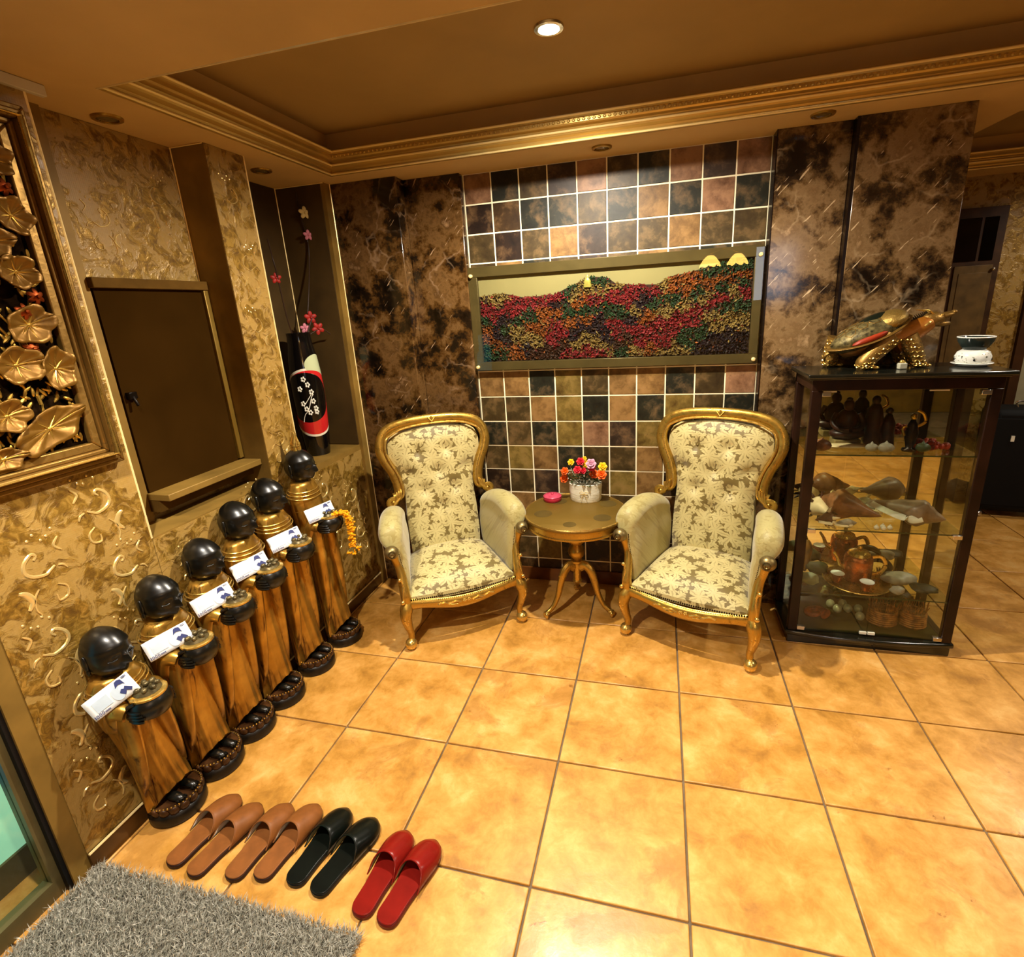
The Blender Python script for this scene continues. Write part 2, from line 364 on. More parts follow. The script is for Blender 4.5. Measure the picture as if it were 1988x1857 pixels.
# cornice profile swept along inside of tray
def cornice(name, A, B, inward, ornate):
    A = Vector(A); B = Vector(B); d = (B - A).normalized(); n = Vector(inward)
    prof = [(0, 0), (.014, 0), (.016, .010), (.010, .014), (.014, .022), (.028, .030), (.034, .042), (.026, .046), (.030, .054), (.048, .058), (.052, .064), (.052, .078), (.060, .080), (.064, .094), (.056, .10), (0, .10)]
    mb = MB(); r0 = [A + n * p - Vector((0, 0, 0)) + Vector((0, 0, q)) for p, q in prof]; r1 = [B + n * p + Vector((0, 0, q)) for p, q in prof]
    mb.loft([r0, r1]); o = struct(mb.build(name, M['cornice'], ang=25), 'gold stepped cornice moulding')
    q = MB()
    for a_, b_, r_ in ((.014, .004, .004), (.033, .040, .0045), (.062, .090, .005)): q.tube([A + n * a_ + Vector((0, 0, b_)), B + n * a_ + Vector((0, 0, b_))], r_, 8)
    q.build('bright_fillet', M['bead'], o)
    if ornate:
        q = MB(); L = (B - A).length; k = int(L / .022)
        for i in range(k):
            p = A + d * (i + .5) * L / k + n * .053 + Vector((0, 0, .071)); q.ell(p, (.0075, .006, .006), 6, 4)
        stuff(q.build('bead_row', M['cornice'], o))
    return o
cornice('trim_1', (-.6, -.28, H), (6, -.33, H), (0, -1, 0), True)
cornice('trim_2', (-.6, -1.45, H), (-.6, -.28, H), (1, 0, 0), False)
cornice('trim_3', (2.4, 1.45, H), (6, 1.45, H), (0, -1, 0), False)
# back wall core, marble columns and tile panel
wb = MB(); wb.box(-1.15, 2.22, .0028, .16, 0, H)
wback = struct(wb.build('wall_back', M['wgrout']), 'back wall with square glazed tiles between marble columns')
PAL = dict(D='#26271b', B='#4c3d20', O='#866538', P='#977052', M='#3a2c22', T='#7d6830', K='#2a1a0e', N='#453015')
ROWS = ['PDBMPBDPMP', 'KNDDBDODPD', 'BKBOMBBOBB', 'BODBMBOBDB', 'DBOBBMBDOB', 'OBDBOBBDBO', 'BDBOBDBOBB', 'OODTBOODBP', 'BBOTDODTBD', 'DBDTPMTBOB',
        'BTODBBOOBB', 'KBMONTOKBO', 'BOBDBBTOBD', 'DBBDBKBBOB', 'BBTDKKNNBD', 'NNNNNNNNNN']
t0 = None; T = .15; TZ = .14655; wm = MB(); wm.box(-.0715, .0715, -.004, .004, -.0697, .0697)
for r, row in enumerate(ROWS):
    for c, ch in enumerate(row):
        if t0 is None: o = t0 = wm.build('wall_tile', M['wtile'], wback, bevel=.002)
        else: o = t0.copy(); COL.objects.link(o)
        o.location = ((c + .5) * T, .004 + random.uniform(-.0006, .0006), H - (r + .5) * TZ)
        cc = h(PAL[ch]); k = random.uniform(.66, .9); o.color = (cc[0] * k, cc[1] * k, cc[2] * k, 1)
def mcol(x0, x1, yf, m, z1=H, zj=None):
    mb = MB(); mb.box(x0, x1, yf, .008, 0, z1); mb.mi = [0, 0, 0, 1, 0, 1]; o = mb.build('marble_panel', [m, m], wback, bevel=.003); return o
mcol(-.80, -.318, -.145, M['marble']); mcol(-.318, -.003, -.05, M['marble']); mcol(1.503, 1.80, -.085, M['marble2']); mcol(1.812, 2.225, -.13, M['marble2'])
mb = MB(); mb.box(1.50, 1.503, -.088, .0, 0, H); mb.box(1.80, 1.812, -.128, 0, 0, H); mb.build('shaded_side', M['marble_side_shade'], wback)  # dark strips paint the shade on the columns' left side faces
mb = MB(); mb.box(0, 1.5, -.012, .0, 0, .085); struct(mb.build('baseboard_back', M['basetile'], bevel=.003), 'brown tile skirting under the tiled panel')
# left wall
wl = MB()
wl.box(-1.15, XL, -2.05, -1.57, 0, H); wl.box(-1.15, XL, -1.57, -.95, 0, .95); wl.box(-1.15, XL, -.95, -.74, 0, H)
wl.box(-1.15, XL, -.74, -.2, 0, .93); wl.box(-1.15, -.88, -1.57, -.95, .95, H); wl.box(-1.15, -1.0, -.74, -.2, .93, H); wl.box(-1.15, -.70, -.2, -.12, 0, H)
wl.box(-.88, -.862, -1.57, -1.43, .95, H)
wleft = struct(wl.build('wall_left', M['plain']), 'left wall in gold paint and damask wallpaper with two recesses')
pap = []
for (y0, y1, z0, z1, x) in [(-2.05, -1.57, .075, H, XL), (-1.57, -.95, .075, .945, XL), (-.95, -.74, .075, H, XL), (-.74, -.2, .075, .90, XL), (-1.43, -.95, .955, H, -.88)]:
    mb = MB(); mb.box(x, x + .003, y0 + .001, y1 - .001, z0, z1 - .002); mb.build('wallpaper', M['paper'], wleft)
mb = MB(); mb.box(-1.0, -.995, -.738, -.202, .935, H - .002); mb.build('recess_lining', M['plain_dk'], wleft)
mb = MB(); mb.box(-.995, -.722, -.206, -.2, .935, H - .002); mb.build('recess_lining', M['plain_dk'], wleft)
# raised gold scrolls pressed into the paper
def motif(mb, x, cy, cz, s, m=1, thin=1.):
    def st(pts, r):
        P = smooth_path([(x, cy + m * p[0] * s, cz + p[1] * s) for p in pts], 5); n = len(P)
        rad = [(max(.0012, thin * r * s * (.35 + .65 * sin(pi * (.08 + .84 * i / (n - 1))))), .0032) for i in range(n)]
        mb.tube(P, rad, 6, up=(1, 0, 0))
    st([(.02, .30), (.05, .34), (.01, .37), (-.07, .30), (-.09, .20), (-.03, .13), (.08, .10), (.14, .13), (.19, .16)], .022)
    st([(.22, .15), (.27, .13), (.30, .08)], .014)
    st([(-.2, .02), (-.14, -.02), (-.10, -.12), (-.16, -.2)], .034)
    st([(-.02, -.02), (-.08, -.1), (-.10, -.22), (-.07, -.3)], .013)
    st([(.16, -.05), (.24, -.12), (.22, -.22), (.13, -.24), (.12, -.16)], .014)
    st([(.3, .3), (.24, .38), (.30, .46)], .016)
    for k in range(5): mb.ell((x, cy + m * s * (.02 + .06 * k), cz + s * (.52 + .05 * sin(k * 2))), (.003, .012 * s * 1.3, .02 * s), 6, 4)
def relief(regions, x, s, py, pz, skip=None, thin=1.):
    mb = MB()
    for (y0, y1, z0, z1) in regions:
        nz = int((z1 - z0) / pz); ny = max(1, int(round((y1 - y0) / py)))
        for a in range(ny):
            for b in range(nz):
                cy = y0 + (a + .5) * (y1 - y0) / ny; cz = z0 + (b + .5 + (.5 if a % 2 else 0)) * pz
                if cz + .25 * s > z1 or (skip and skip(cy, cz)): continue
                motif(mb, x, cy, cz, s, 1 if (a + b) % 2 else -1, thin)
    return stuff(mb.build('embossed_scrolls', M['emboss'], wleft))
relief([(-2.04, -1.58, .12, 1.2), (-1.56, -.97, .12, .92), (-.72, -.22, .12, .88)], XL + .003, .27, .24, .24)
relief([(-.94, -.75, .95, 2.3)], XL + .003, .22, .19, .26, None, .45)
relief([(-1.42, -.96, 1.88, 2.32)], -.877, .22, .22, .22, None, .45)
mb = MB(); mb.tube([(-.6, -1.45, H + .001), (6, -1.45, H + .001)], .004, 6); struct(mb.build('trim_12', M['edge_highlight']), 'pale strip drawn as the highlight along the near edge of the ceiling tray')  # pale tube added as a painted highlight on the lit soffit edge
# bright beads on the arrises
for n_, (x, y, z0, z1) in enumerate([(XL + .002, -1.57, .95, H), (XL + .002, -.74, .93, H), (-.70, -.147, 0, H)]):
    mb = MB(); mb.tube([(x, y, z0), (x, y, z1)], .0035, 6); struct(mb.build('trim_%d' % (4 + n_), M['bead']), 'bright brass corner bead')
for n_, (x, y, z0, z1) in enumerate([(-.877, -.953, 1.82, H), (-.992, -.21, 1.3, H)]):
    mb = MB(); mb.tube([(x, y, z0), (x, y, z1)], .003, 6); struct(mb.build('trim_%d' % (7 + n_), M['bead']), 'bright brass corner bead')
mb = MB(); mb.tube([(x, y, H - .003) for x, y in [(-.88, -.955), (-.72, -.955)]], .0025, 5); mb.tube([(x, y, H - .003) for x, y in [(-.99, -.208), (-.70, -.208)]], .0025, 5)
struct(mb.build('trim_9', M['bead']), 'thin brass bead along the recess heads')
mb = MB(); mb.box(XL - .01, XL + .012, -2.05, -.2, 0, .07); struct(mb.build('baseboard_left', M['basebd'], bevel=.002), 'brown baseboard')
mb = MB(); mb.tube([(XL + .011, -2.05, .073), (XL + .011, -.2, .073)], .0045, 6); struct(mb.build('trim_10', M['bead']), 'brass bead on the baseboard')
mb = MB(); mb.box(XL, XL + .018, -2.05, -1.52, 2.315, H - .001); struct(mb.build('trim_11', M['whitetrim'], bevel=.002), 'pale trim strip at the top of the near wall')
# glass door at the lower left
dr = MB(); dr.box(-.80, XL, -2.10, -2.05, 0, 2.3); dr.box(-.80, XL, -3.3, -3.23, 0, 2.3); dr.box(-.80, XL, -3.23, -2.10, 2.15, 2.3)
door = struct(dr.build('door_1', M['plain']), 'glazed entrance door at the left edge')
mb = MB(); mb.box(-.79, -.728, -2.112, -2.10, .0, 2.15); mb.build('seal', simple('door_seal', '#0a0a0c', .5), door)
dm = simple('door_frame_olive', '#5f5434', .4, .3)
mb = MB(); mb.box(-.785, -.745, -2.135, -2.112, 0, 2.15); mb.box(-.785, -.745, -3.23, -2.135, 0, .06); mb.box(-.785, -.745, -3.23, -2.135, 2.05, 2.15); mb.build('stile', dm, door)
mb = MB(); mb.box(-.768, -.762, -3.23, -2.135, .06, 2.05); mb.build('pane', M['glass'], door)
a = N('backlit_sign', rough=.4); v = a.co(); sx = a.n('ShaderNodeSeparateXYZ'); a.l(v, sx.inputs[0]); f = a.noise(v, 6, 2)
cc = a.ramp(a.math('ADD', sx.outputs['Z'], a.math('MULTIPLY', f, .25)), [(.28, '#7aae90'), (.44, '#8cc4a0'), (.46, '#1c7fa0'), (.7, '#2796b8')])
a.col(cc); a.l(cc, a.b.inputs['Emission Color']); a.b.inputs['Emission Strength'].default_value = 1.1
mb = MB(); mb.box(-.95, -.93, -3.2, -2.0, .10, 1.4); s_ = mb.build('lit_sign', a.m); tag(s_, 'blue and green backlit sign seen through the glass door', 'sign')
mb = MB(); mb.box(-.97, -.92, -3.22, -2.0, .0, .10); mb.build('plinth', dm, s_)
mb = MB(); mb.box(-1.3, -1.18, -5.6, -1.6, 0, H); struct(mb.build('wall_porch', M['plain_dk']), 'porch wall beyond the glass door')
mb = MB(); mb.box(-.80, XL, -5.6, -3.3, 0, H); struct(mb.build('wall_entrance', M['plain']), 'left wall beyond the glass door')
# rear, right and far walls
mb = MB(); mb.box(-1.15, 6, -5.6, -5.5, 0, H); struct(mb.build('wall_rear', M['plain']), 'gold wall behind the viewer')
wn = MB(); wn.box(2.25, 2.80, -5.50, -5.47, 1.55, 2.33); wn = struct(wn.build('window_1', M['plain']), 'bright window behind the viewer'); mb = MB(); mb.box(2.29, 2.76, -5.47, -5.462, 1.59, 2.29); mb.build('pane', emit('daylight_pane', '#cfdcf2', 6), wn)
mb = MB(); mb.box(5.6, 5.75, -5.6, 1.75, 0, H); struct(mb.build('wall_right', M['plain']), 'gold wall at the far right')
mb = MB(); mb.box(2.0, 5.7, 1.7, 1.8, 0, 2.55); wf = struct(mb.build('wall_far', M['paper']), 'gold patterned wall of the room beyond')
mb = MB(); mb.box(2.14, 2.225, .16, 1.7, 0, H); struct(mb.build('wall_side', M['plain_dk']), 'side wall behind the marble column')
# ------------------------------------------------------------------ far room door, suitcase
FY = 1.70
d2 = MB(); d2.box(2.98, 3.30, FY - .03, FY, 0, 2.145); d2 = struct(d2.build('door_2', simple('far_door_wood', '#3a2410', .45, var=.25), bevel=.003), 'narrow dark wooden door on the far wall')
mb = MB(); mb.box(3.02, 3.15, FY - .034, FY - .028, 1.80, 2.08); mb.build('pane', simple('dark_pane', '#120a06', .1), d2)
mb = MB(); mb.box(3.17, 3.25, FY - .034, FY - .028, 1.80, 2.08); mb.build('pane', simple('black_pane', '#050403', .1), d2)
mb = MB(); mb.box(3.03, 3.26, FY - .040, FY - .028, .9, 1.77); mb.box(3.06, 3.23, FY - .044, FY - .04, .95, 1.72); mb.build('panel', simple('door_panel_tan', '#5a4420', .5, var=.2), d2, bevel=.004)
mb = MB(); mb.ell((3.26, FY - .05, 1.74), .012, 10, 6); mb.build('knob', M['chrome'], d2)
mb = MB(); mb.box(3.50, 3.56, FY - .03, FY, 0, 2.1); mb.box(4.3, 4.36, FY - .03, FY, 0, 2.1); mb.box(3.50, 4.36, FY - .03, FY, 2.1, 2.16)
d3 = struct(mb.build('door_3', simple('far_frame_dark', '#3a2008', .5)), 'dark door frame at the right edge')
mb = MB(); mb.box(3.56, 4.3, FY - .02, FY - .005, 0, 2.1); mb.build('leaf', simple('pale_leaf', '#8f8668', .5, var=.06), d3)
sc = thing('suitcase', 'black upright suitcase with chrome wheels standing beyond the display cabinet', 'suitcase', (3.50, 1.46, 0), radians(-8))
bk = simple('black_case_fabric', '#030303', .7, var=.3, spec=.2)
mb = MB(); mb.box(-.19, .25, -.12, .14, .045, .80); mb.build('shell', bk, sc, bevel=.04)
mb = MB(); mb.box(-.19, .25, -.126, -.12, .10, .74); mb.build('front_pocket', simple('case_pocket', '#040404', .7, spec=.2), sc, bevel=.01)
for x in (-.16, .2):
    mb = MB(x=Matrix.Rotation(pi / 2, 4, 'Y')); mb.lathe([(0, -.012), (.022, -.012), (.024, 0), (.022, .012), (0, .012)], 14, (-.024, -.10, x)); mb.build('wheel', M['chrome'], sc)
mb = MB(); mb.tube(smooth_path([(-.03, 0, .80), (-.03, 0, .84), (.09, 0, .84), (.09, 0, .80)]), .008, 6); mb.build('handle', M['chrome'], sc)
mb = MB(); mb.box(.05, .10, -.135, -.126, .66, .69); mb.build('zip_pull', M['chrome'], sc)
mb = MB(); mb.box(-.08, -.06, -.135, -.126, .58, .62); mb.build('luggage_label', M['whiteplastic'], sc)
# ------------------------------------------------------------------ recessed ceiling lamps
def downlight(x, y, z, label, lit=False, light=None, r=.045):
    t = thing('downlight', label, 'ceiling light', (x, y, z), 0, None)
    mb = MB(); mb.lathe([(r * .72, .0), (r * .74, -.008), (r, -.007), (r * 1.04, -.001), (r * 1.02, .001)], 28); mb.build('ring', M['chrome'] if lit else M['gold'], t)
    mb = MB(); mb.lathe([(r * .70, .0), (r * .68, -.004), (r * .5, -.007), (.001, -.009)], 20); mb.build('lamp', M['bulb'] if lit else M['deadlens'], t)
    if light:
        light.parent = t; light.location = (0, 0, -.03)
    return t
downlight(.649, -.879, 2.53, 'lit white downlight in the raised ceiling tray', True, L_MAIN, .048)
downlight(-.785, -1.274, H, 'unlit downlight in the soffit at the upper left over the wall hatch')
downlight(-.803, -.53, H, 'unlit downlight half hidden over the vase recess')
downlight(.744, -.17, H, 'unlit downlight in the soffit above the wall tiles')
downlight(1.643, -.225, H, 'unlit downlight in the soffit above the right marble column')
downlight(.02, -2.3, H, 'lit downlight over the entrance beside the row of slippers', True, L_DOOR)
downlight(1.7, -2.3, H, 'lit downlight in the soffit over the viewer', True, L_CAM)
downlight(2.6, -4.2, H, 'lit downlight in the soffit far behind the viewer', True, L_REAR)
for L in (L_FAR, L_FAR2):
    x, y = L.location.x, L.location.y; z = 2.53
    L.location = (0, 0, 0); downlight(x, y, z, 'lit downlight in the ceiling of the far room, ' + ('before' if y < 0 else 'behind') + ' the soffit band', True, L)
# flower lamp behind the viewer that mirrors in the picture glass
t = thing('flower_lamp', 'lotus petal ceiling lamp behind the viewer, mirrored in the picture glass', 'lamp', (1.72, -4.0, H))
mb = MB(); mb.tube([(0, 0, 0), (0, 0, -.16)], .006); mb.lathe([(.05, 0), (.05, -.01), (.01, -.02)], 16); mb.build('stem', M['gold_hi'], t)
for bx in (-.15, .15):
    for k in range(7):
        q = 2 * pi * k / 7; R = Matrix.Rotation(q, 3, 'Z') @ Matrix.Rotation(radians(38), 3, 'X')
        mb = MB(); mb.ell((bx + .07 * cos(q + pi / 2), .07 * sin(q + pi / 2), -.28), (.045, .018, .08), 8, 6, R); mb.build('petal', M['petal_lit'], t)
    mb = MB(); mb.ell((bx, 0, -.29), .03, 8, 6); mb.build('lamp', M['bulb'], t)
    mb = MB(); mb.tube([(0, 0, -.15), (bx, 0, -.20), (bx, 0, -.27)], .005); mb.build('arm', M['gold_hi'], t)
# ------------------------------------------------------------------ hatch in the left recess
ht = thing('wall_hatch', 'dark brown panel hatch with a sill in the left wall recess', 'hatch', (-.872, -1.2, 1.05))
hw = simple('hatch_brown', '#2c1b06', 1., var=.1, scale=4, spec=.0); hr = simple('hatch_rail', '#4f3814', .8, var=.15, spec=.05)
mb = MB(); mb.box(0, .015, -.225, .225, .01, .755); mb.build('panel', hw, ht)
mb = MB(); mb.box(0, .035, -.235, .245, .755, .79); mb.build('head_rail', hr, ht, bevel=.003)
mb = MB(); mb.box(0, .03, .222, .246, .02, .755); mb.build('side_rail', M['gold_tbl'], ht, bevel=.003)
mb = MB(); mb.box(0, .115, -.235, .25, -.015, .012); mb.build('sill', M['plain'], ht, bevel=.003)
mb = MB(); mb.box(0.0, .06, -.235, .25, -.06, -.015); mb.build('apron', hr, ht)
mb = MB(); mb.box(.013, .035, -.215, -.185, .37, .395); mb.tube([(.03, -.20, .38), (.045, -.20, .345)], .006, 6); mb.build('latch', simple('latch_black', '#120c08', .3, .5), ht, bevel=.002)
# ------------------------------------------------------------------ vase with orchid branch
VX, VY = -.86, -.40
prof = [(.001, 0), (.062, 0), (.066, .03), (.074, .12), (.082, .25), (.085, .36), (.082, .46), (.074, .55), (.064, .61), (.060, .65), (.062, .67), (.056, .67), (.054, .60), (.05, .5), (.001, .48)]
vs = thing('vase', 'tall black vase with white blossoms and a red crescent in the wall recess', 'vase', (VX, VY, .93), radians(0))
a = N('vase_lacquer', rough=.12, spec=.6); v = a.co(); sx = a.n('ShaderNodeSeparateXYZ'); a.l(v, sx.inputs[0])
# painted design: angle around the vase and height
ang = a.math('ARCTAN2', sx.outputs['Y'], sx.outputs['X']); zz = sx.outputs['Z']
ax = a.math('SUBTRACT', ang, -.72)
def circ(cx, cz, r, k=.085):
    p = a.math('POWER', a.math('MULTIPLY', a.math('SUBTRACT', ax, cx), k), 2.0)
    ddx = a.math('ABSOLUTE', a.math('MULTIPLY', a.math('SUBTRACT', ax, cx), k)); p = a.math('MULTIPLY', ddx, ddx)
    dz = a.math('SUBTRACT', zz, cz); return a.math('SQRT', a.math('ADD', p, a.math('MULTIPLY', dz, dz)))
inner = circ(-.35, .33, .14); outer = circ(-.05, .30, .19)
mred = a.math('MULTIPLY', a.math('LESS_THAN', outer, .175), a.math('GREATER_THAN', inner, .135))
mwh = a.math('MULTIPLY', a.math('LESS_THAN', outer, .187), a.math('GREATER_THAN', outer, .175))
cream = a.math('LESS_THAN', circ(.75, .50, .1, .06), .055)
cr = a.mix(mred, '#070606', '#b02020'); cr = a.mix(mwh, cr, '#cfc8b4'); cr = a.mix(a.math('MULTIPLY', cream, a.math('SUBTRACT', 1., mred)), cr, '#a9b08a'); a.col(cr)
mb = MB(); mb.lathe(prof, 40); mb.build('body', a.m, vs)
bl = MB(); wh = simple('blossom_paint', '#d6d2c4', .4, var=.03)
def on_vase(az, z, out=.001): r = interp([(p[1], p[0]) for p in prof[1:11]], z) + out; return (r * cos(az), r * sin(az), z)
for az, z in [(-1.35, .30), (-1.2, .27), (-1.0, .25), (-.72, .31), (-.62, .27), (-.6, .25), (-1.1, .43), (-.9, .40), (-1.4, .38), (-.75, .36)]:
    for k in range(5):
        p = on_vase(az + .10 * cos(k * 1.2566), z + .010 * sin(k * 1.2566)); bl.ell(p, (.0055, .0055, .0065), 6, 4)
bl.tube([on_vase(-1.55 + .1 * k, .20 + .016 * k + .01 * sin(k)) for k in range(10)], .002, 5); bl.tube([on_vase(-1.2 + .07 * k, .30 + .008 * k) for k in range(7)], .002, 5)
bl.build('blossom_relief', wh, vs)
br = thing('flower_branch', 'artificial orchid branch with red and pink blossoms rising from the vase', 'flowers', (VX, VY, 1.45))
mb = MB()
for P_ in ([(0, 0, 0), (.02, .06, .15), (.03, .10, .22)], [(0, 0, 0), (.0, -.06, .2), (.03, -.12, .44), (.02, -.13, .6)], [(0, 0, 0), (.0, .13, .3), (.02, .26, .58), (.0, .33, .76), (0, .30, .86)], [(0, 0, .1), (.05, .12, .16), (.08, .17, .13)]):
    mb.tube(smooth_path([(p[0], min(p[1], .185), p[2]) for p in P_]), .0035, 5)
mb.build('stem', simple('dark_stem', '#2c1a0c', .6), br)
def orchid(par, c, s, m, ry=0):
    mb = MB()
    for k in range(5):
        q = 2 * pi * k / 5 + ry; R = Matrix.Rotation(radians(-35), 3, 'Z') @ Matrix.Rotation(q, 3, 'X')
        mb.ell(Vector(c) + R @ Vector((.1 * s, 0, .65 * s)), (.18 * s, .42 * s, .62 * s), 8, 5, R)
    mb.ell(Vector(c) + Vector((.25 * s, -.1 * s, 0)), .22 * s, 6, 5); return mb.build('blossom', m, par)
rd = simple('petal_red', '#861c16', .5, var=.3, scale=40); pk = simple('petal_pink', '#b56a78', .5); crm = simple('petal_cream', '#b9a468', .5)
orchid(br, (.02, .10, .225), .028, rd); orchid(br, (.045, .115, .165), .028, rd, .5); orchid(br, (.0, .065, .17), .022, pk); orchid(br, (.03, .185, .76), .026, crm); orchid(br, (.03, .185, .65), .022, pk)
orchid(br, (.02, -.12, .42), .022, rd)
# ------------------------------------------------------------------ carved lotus panel
cp = thing('lotus_carving', 'large gilt carved wooden panel of lotus leaves in a ridged frame', 'carving', (XL + .004, -1.82, 1.765))
y0, y1, z0, z1 = -.21, .215, -.515, .50
mb = MB()
for (w0, w1, hx) in [(0, .016, .028), (.016, .03, .04), (.03, .042, .052), (.042, .056, .034), (.056, .082, .026)]:
    A0, A1, B0, B1 = y0 + w0, y1 - w0, z0 + w0, z1 - w0; a0, a1, b0, b1 = y0 + w1, y1 - w1, z0 + w1, z1 - w1
    for q in ([(A0, B0), (A1, B0), (a1, b0), (a0, b0)], [(A1, B0), (A1, B1), (a1, b1), (a1, b0)], [(A1, B1), (A0, B1), (a0, b1), (a1, b1)], [(A0, B1), (A0, B0), (a0, b0), (a0, b1)]):
        mb.prism(q, 0, hx, 0)
mb.build('frame', gold('carving_frame_gold', '#80602a', '#3e2808', .35, 40, .7, .3), cp, bevel=.004)
mb = MB(); c_ = .036
mb.tube([(.054, y0 + c_, z0 + c_), (.054, y1 - c_, z0 + c_), (.054, y1 - c_, z1 - c_), (.054, y0 + c_, z1 - c_)], .008, 8, closed=True); mb.build('ridge', M['gold_hi'], cp)
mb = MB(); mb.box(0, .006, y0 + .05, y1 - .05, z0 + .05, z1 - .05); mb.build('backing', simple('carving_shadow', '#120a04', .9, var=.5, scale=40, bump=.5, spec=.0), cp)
lg = gold('carved_leaf_gold', '#6e4c12', '#38220a', .38, 18, .6, .3)
def lotus_leaf(cy, cz, ry, rz, rot, cup, lobes=5, seed=0):
    def fn(u, v):
        t = 2 * pi * u; r = v * (1 + .09 * sin(lobes * t + seed) * v); a_ = ry * r * cos(t); b_ = rz * r * sin(t)
        yy = a_ * cos(rot) - b_ * sin(rot); z_ = a_ * sin(rot) + b_ * cos(rot)
        return (.022 + cup * v * v + .005 * sin(5 * t + seed) * v * v + .003 * cos(lobes * 2 * t) * v, cy + yy, cz + z_)
    mb = MB(); mb.grid(36, 6, fn); o = mb.build('lotus_leaf', lg, cp, ang=80, solid=.004)
    mb = MB(); mb.ell((.024, cy, cz), .007, 8, 6)
    for k in range(7):
        t = 2 * pi * k / 7; p1 = fn(k / 7, .8); mb.tube([(.026, cy, cz), (fn(k / 7, .45)[0] + .003, fn(k / 7, .45)[1], fn(k / 7, .45)[2]), (p1[0] + .002, p1[1], p1[2])], [.0025, .002, .0008], 5)
    mb.build('vein', M['gold'], o)
for q in [(.062, -.075, .065, .05, .4, .018), (.095, -.2, .045, .062, -.2, .02), (0, -.18, .06, .05, .2, .024), (.03, -.365, .105, .05, .45, .012), (.07, .065, .05, .045, 0, .02), (-.06, -.31, .05, .045, .3, .02),
          (.10, .21, .045, .05, .6, .018), (.02, .14, .06, .05, .1, .02), (-.08, .0, .06, .055, .2, .02), (.09, .35, .05, .045, -.3, .02), (-.03, .30, .07, .055, .3, .02), (-.10, -.42, .05, .03, .1, .015), (-.11, .18, .04, .05, 0, .02)]:
    lotus_leaf(*q, seed=q[0] * 50)
mb = MB()
for k in range(26):
    y = random.uniform(y0 + .09, y1 - .09); z = random.uniform(z0 + .09, z1 - .2)
    mb.tube(smooth_path([(.010, y, z), (.016, y + random.uniform(-.03, .03), z + .05), (.014, y + random.uniform(-.05, .05), z + .11)], 4), random.uniform(.0025, .005), 6)
for k in range(240):
    y = random.uniform(y0 + .085, y1 - .085); z = random.uniform(z0 + .085, z1 - .085)
    mb.ell((random.uniform(.008, .018), y, z), (.004, .005, .014), 6, 4, Matrix.Rotation(random.uniform(-1.2, 1.2), 3, 'X'))
stuff(mb.build('carved_foliage', M['gold'], cp))
for cy, cz in [(.06, -.04), (.10, .0), (.05, -.14), (-.04, -.06), (.0, .06), (.105, .28)]:
    mb = MB()
    for k in range(6):
        q = 2 * pi * k / 6; R = Matrix.Rotation(q, 3, 'X') @ Matrix.Rotation(radians(-25), 3, 'Y'); mb.ell(Vector((.035, cy, cz)) + R @ Vector((0, 0, .012)), (.004, .007, .014), 6, 5, R)
    mb.ell((.04, cy, cz), .006, 6, 5); mb.build('lotus_flower', gold('lotus_red_gold', '#8a3c14', '#5a1c08', .35), cp) if (cy, cz) == (.06, -.04) else mb.build('lotus_flower', bpy.data.materials['lotus_red_gold'], cp)
# ------------------------------------------------------------------ leaf picture behind glass
px0, px1, pz0, pz1 = -.004, 1.492, 1.330, 1.885
pc = thing('leaf_picture', 'wide glass-fronted picture made of coloured leaves on the tiled wall', 'picture', (.744, -.001, pz0))
X = px0 - .744, px1 - .744; ZH = pz1 - pz0; fr = simple('olive_frame', '#54462a', .32, .3, var=.08); bw = .05
mb = MB(); mb.box(X[0], X[1], -.012, 0, 0, ZH); mb.build('backing', simple('cream_sky', '#80744e', .6, var=.05, scale=3), pc)
mb = MB(); mb.box(X[0], X[1], -.034, -.012, 0, .047); mb.box(X[0], X[1], -.034, -.012, ZH - .052, ZH); mb.box(X[0], X[0] + .05, -.034, -.012, .047, ZH - .052); mb.box(X[1] - .04, X[1], -.034, -.012, .047, ZH - .052)
mb.build('frame', fr, pc, bevel=.002)
mb = MB(); mb.box(X[0], X[1], -.042, -.037, .0, ZH); mb.build('glass_pane', M['glass'], pc)
for sx_, sz_ in [(X[0] + .018, ZH - .045), (X[1] - .016, ZH - .045), (X[0] + .02, .02), (X[1] - .018, .02)]:
    mb = MB(x=Matrix.Rotation(pi / 2, 4, 'X')); mb.lathe([(.001, 0), (.010, 0), (.010, .014), (.006, .018), (.001, .018)], 14, (sx_, sz_, .036)); mb.build('stand_off_screw', M['bead'], pc)
LC = dict(R='#6c141a', G='#1c3019', O='#743a10', T='#745c30', D='#1d0e16', B='#34180a')
LM = {k: simple('leaf_' + n, v, .6, var=.35, scale=60) for (k, v), n in zip(LC.items(), ['red', 'green', 'orange', 'tan', 'plum', 'brown'])}
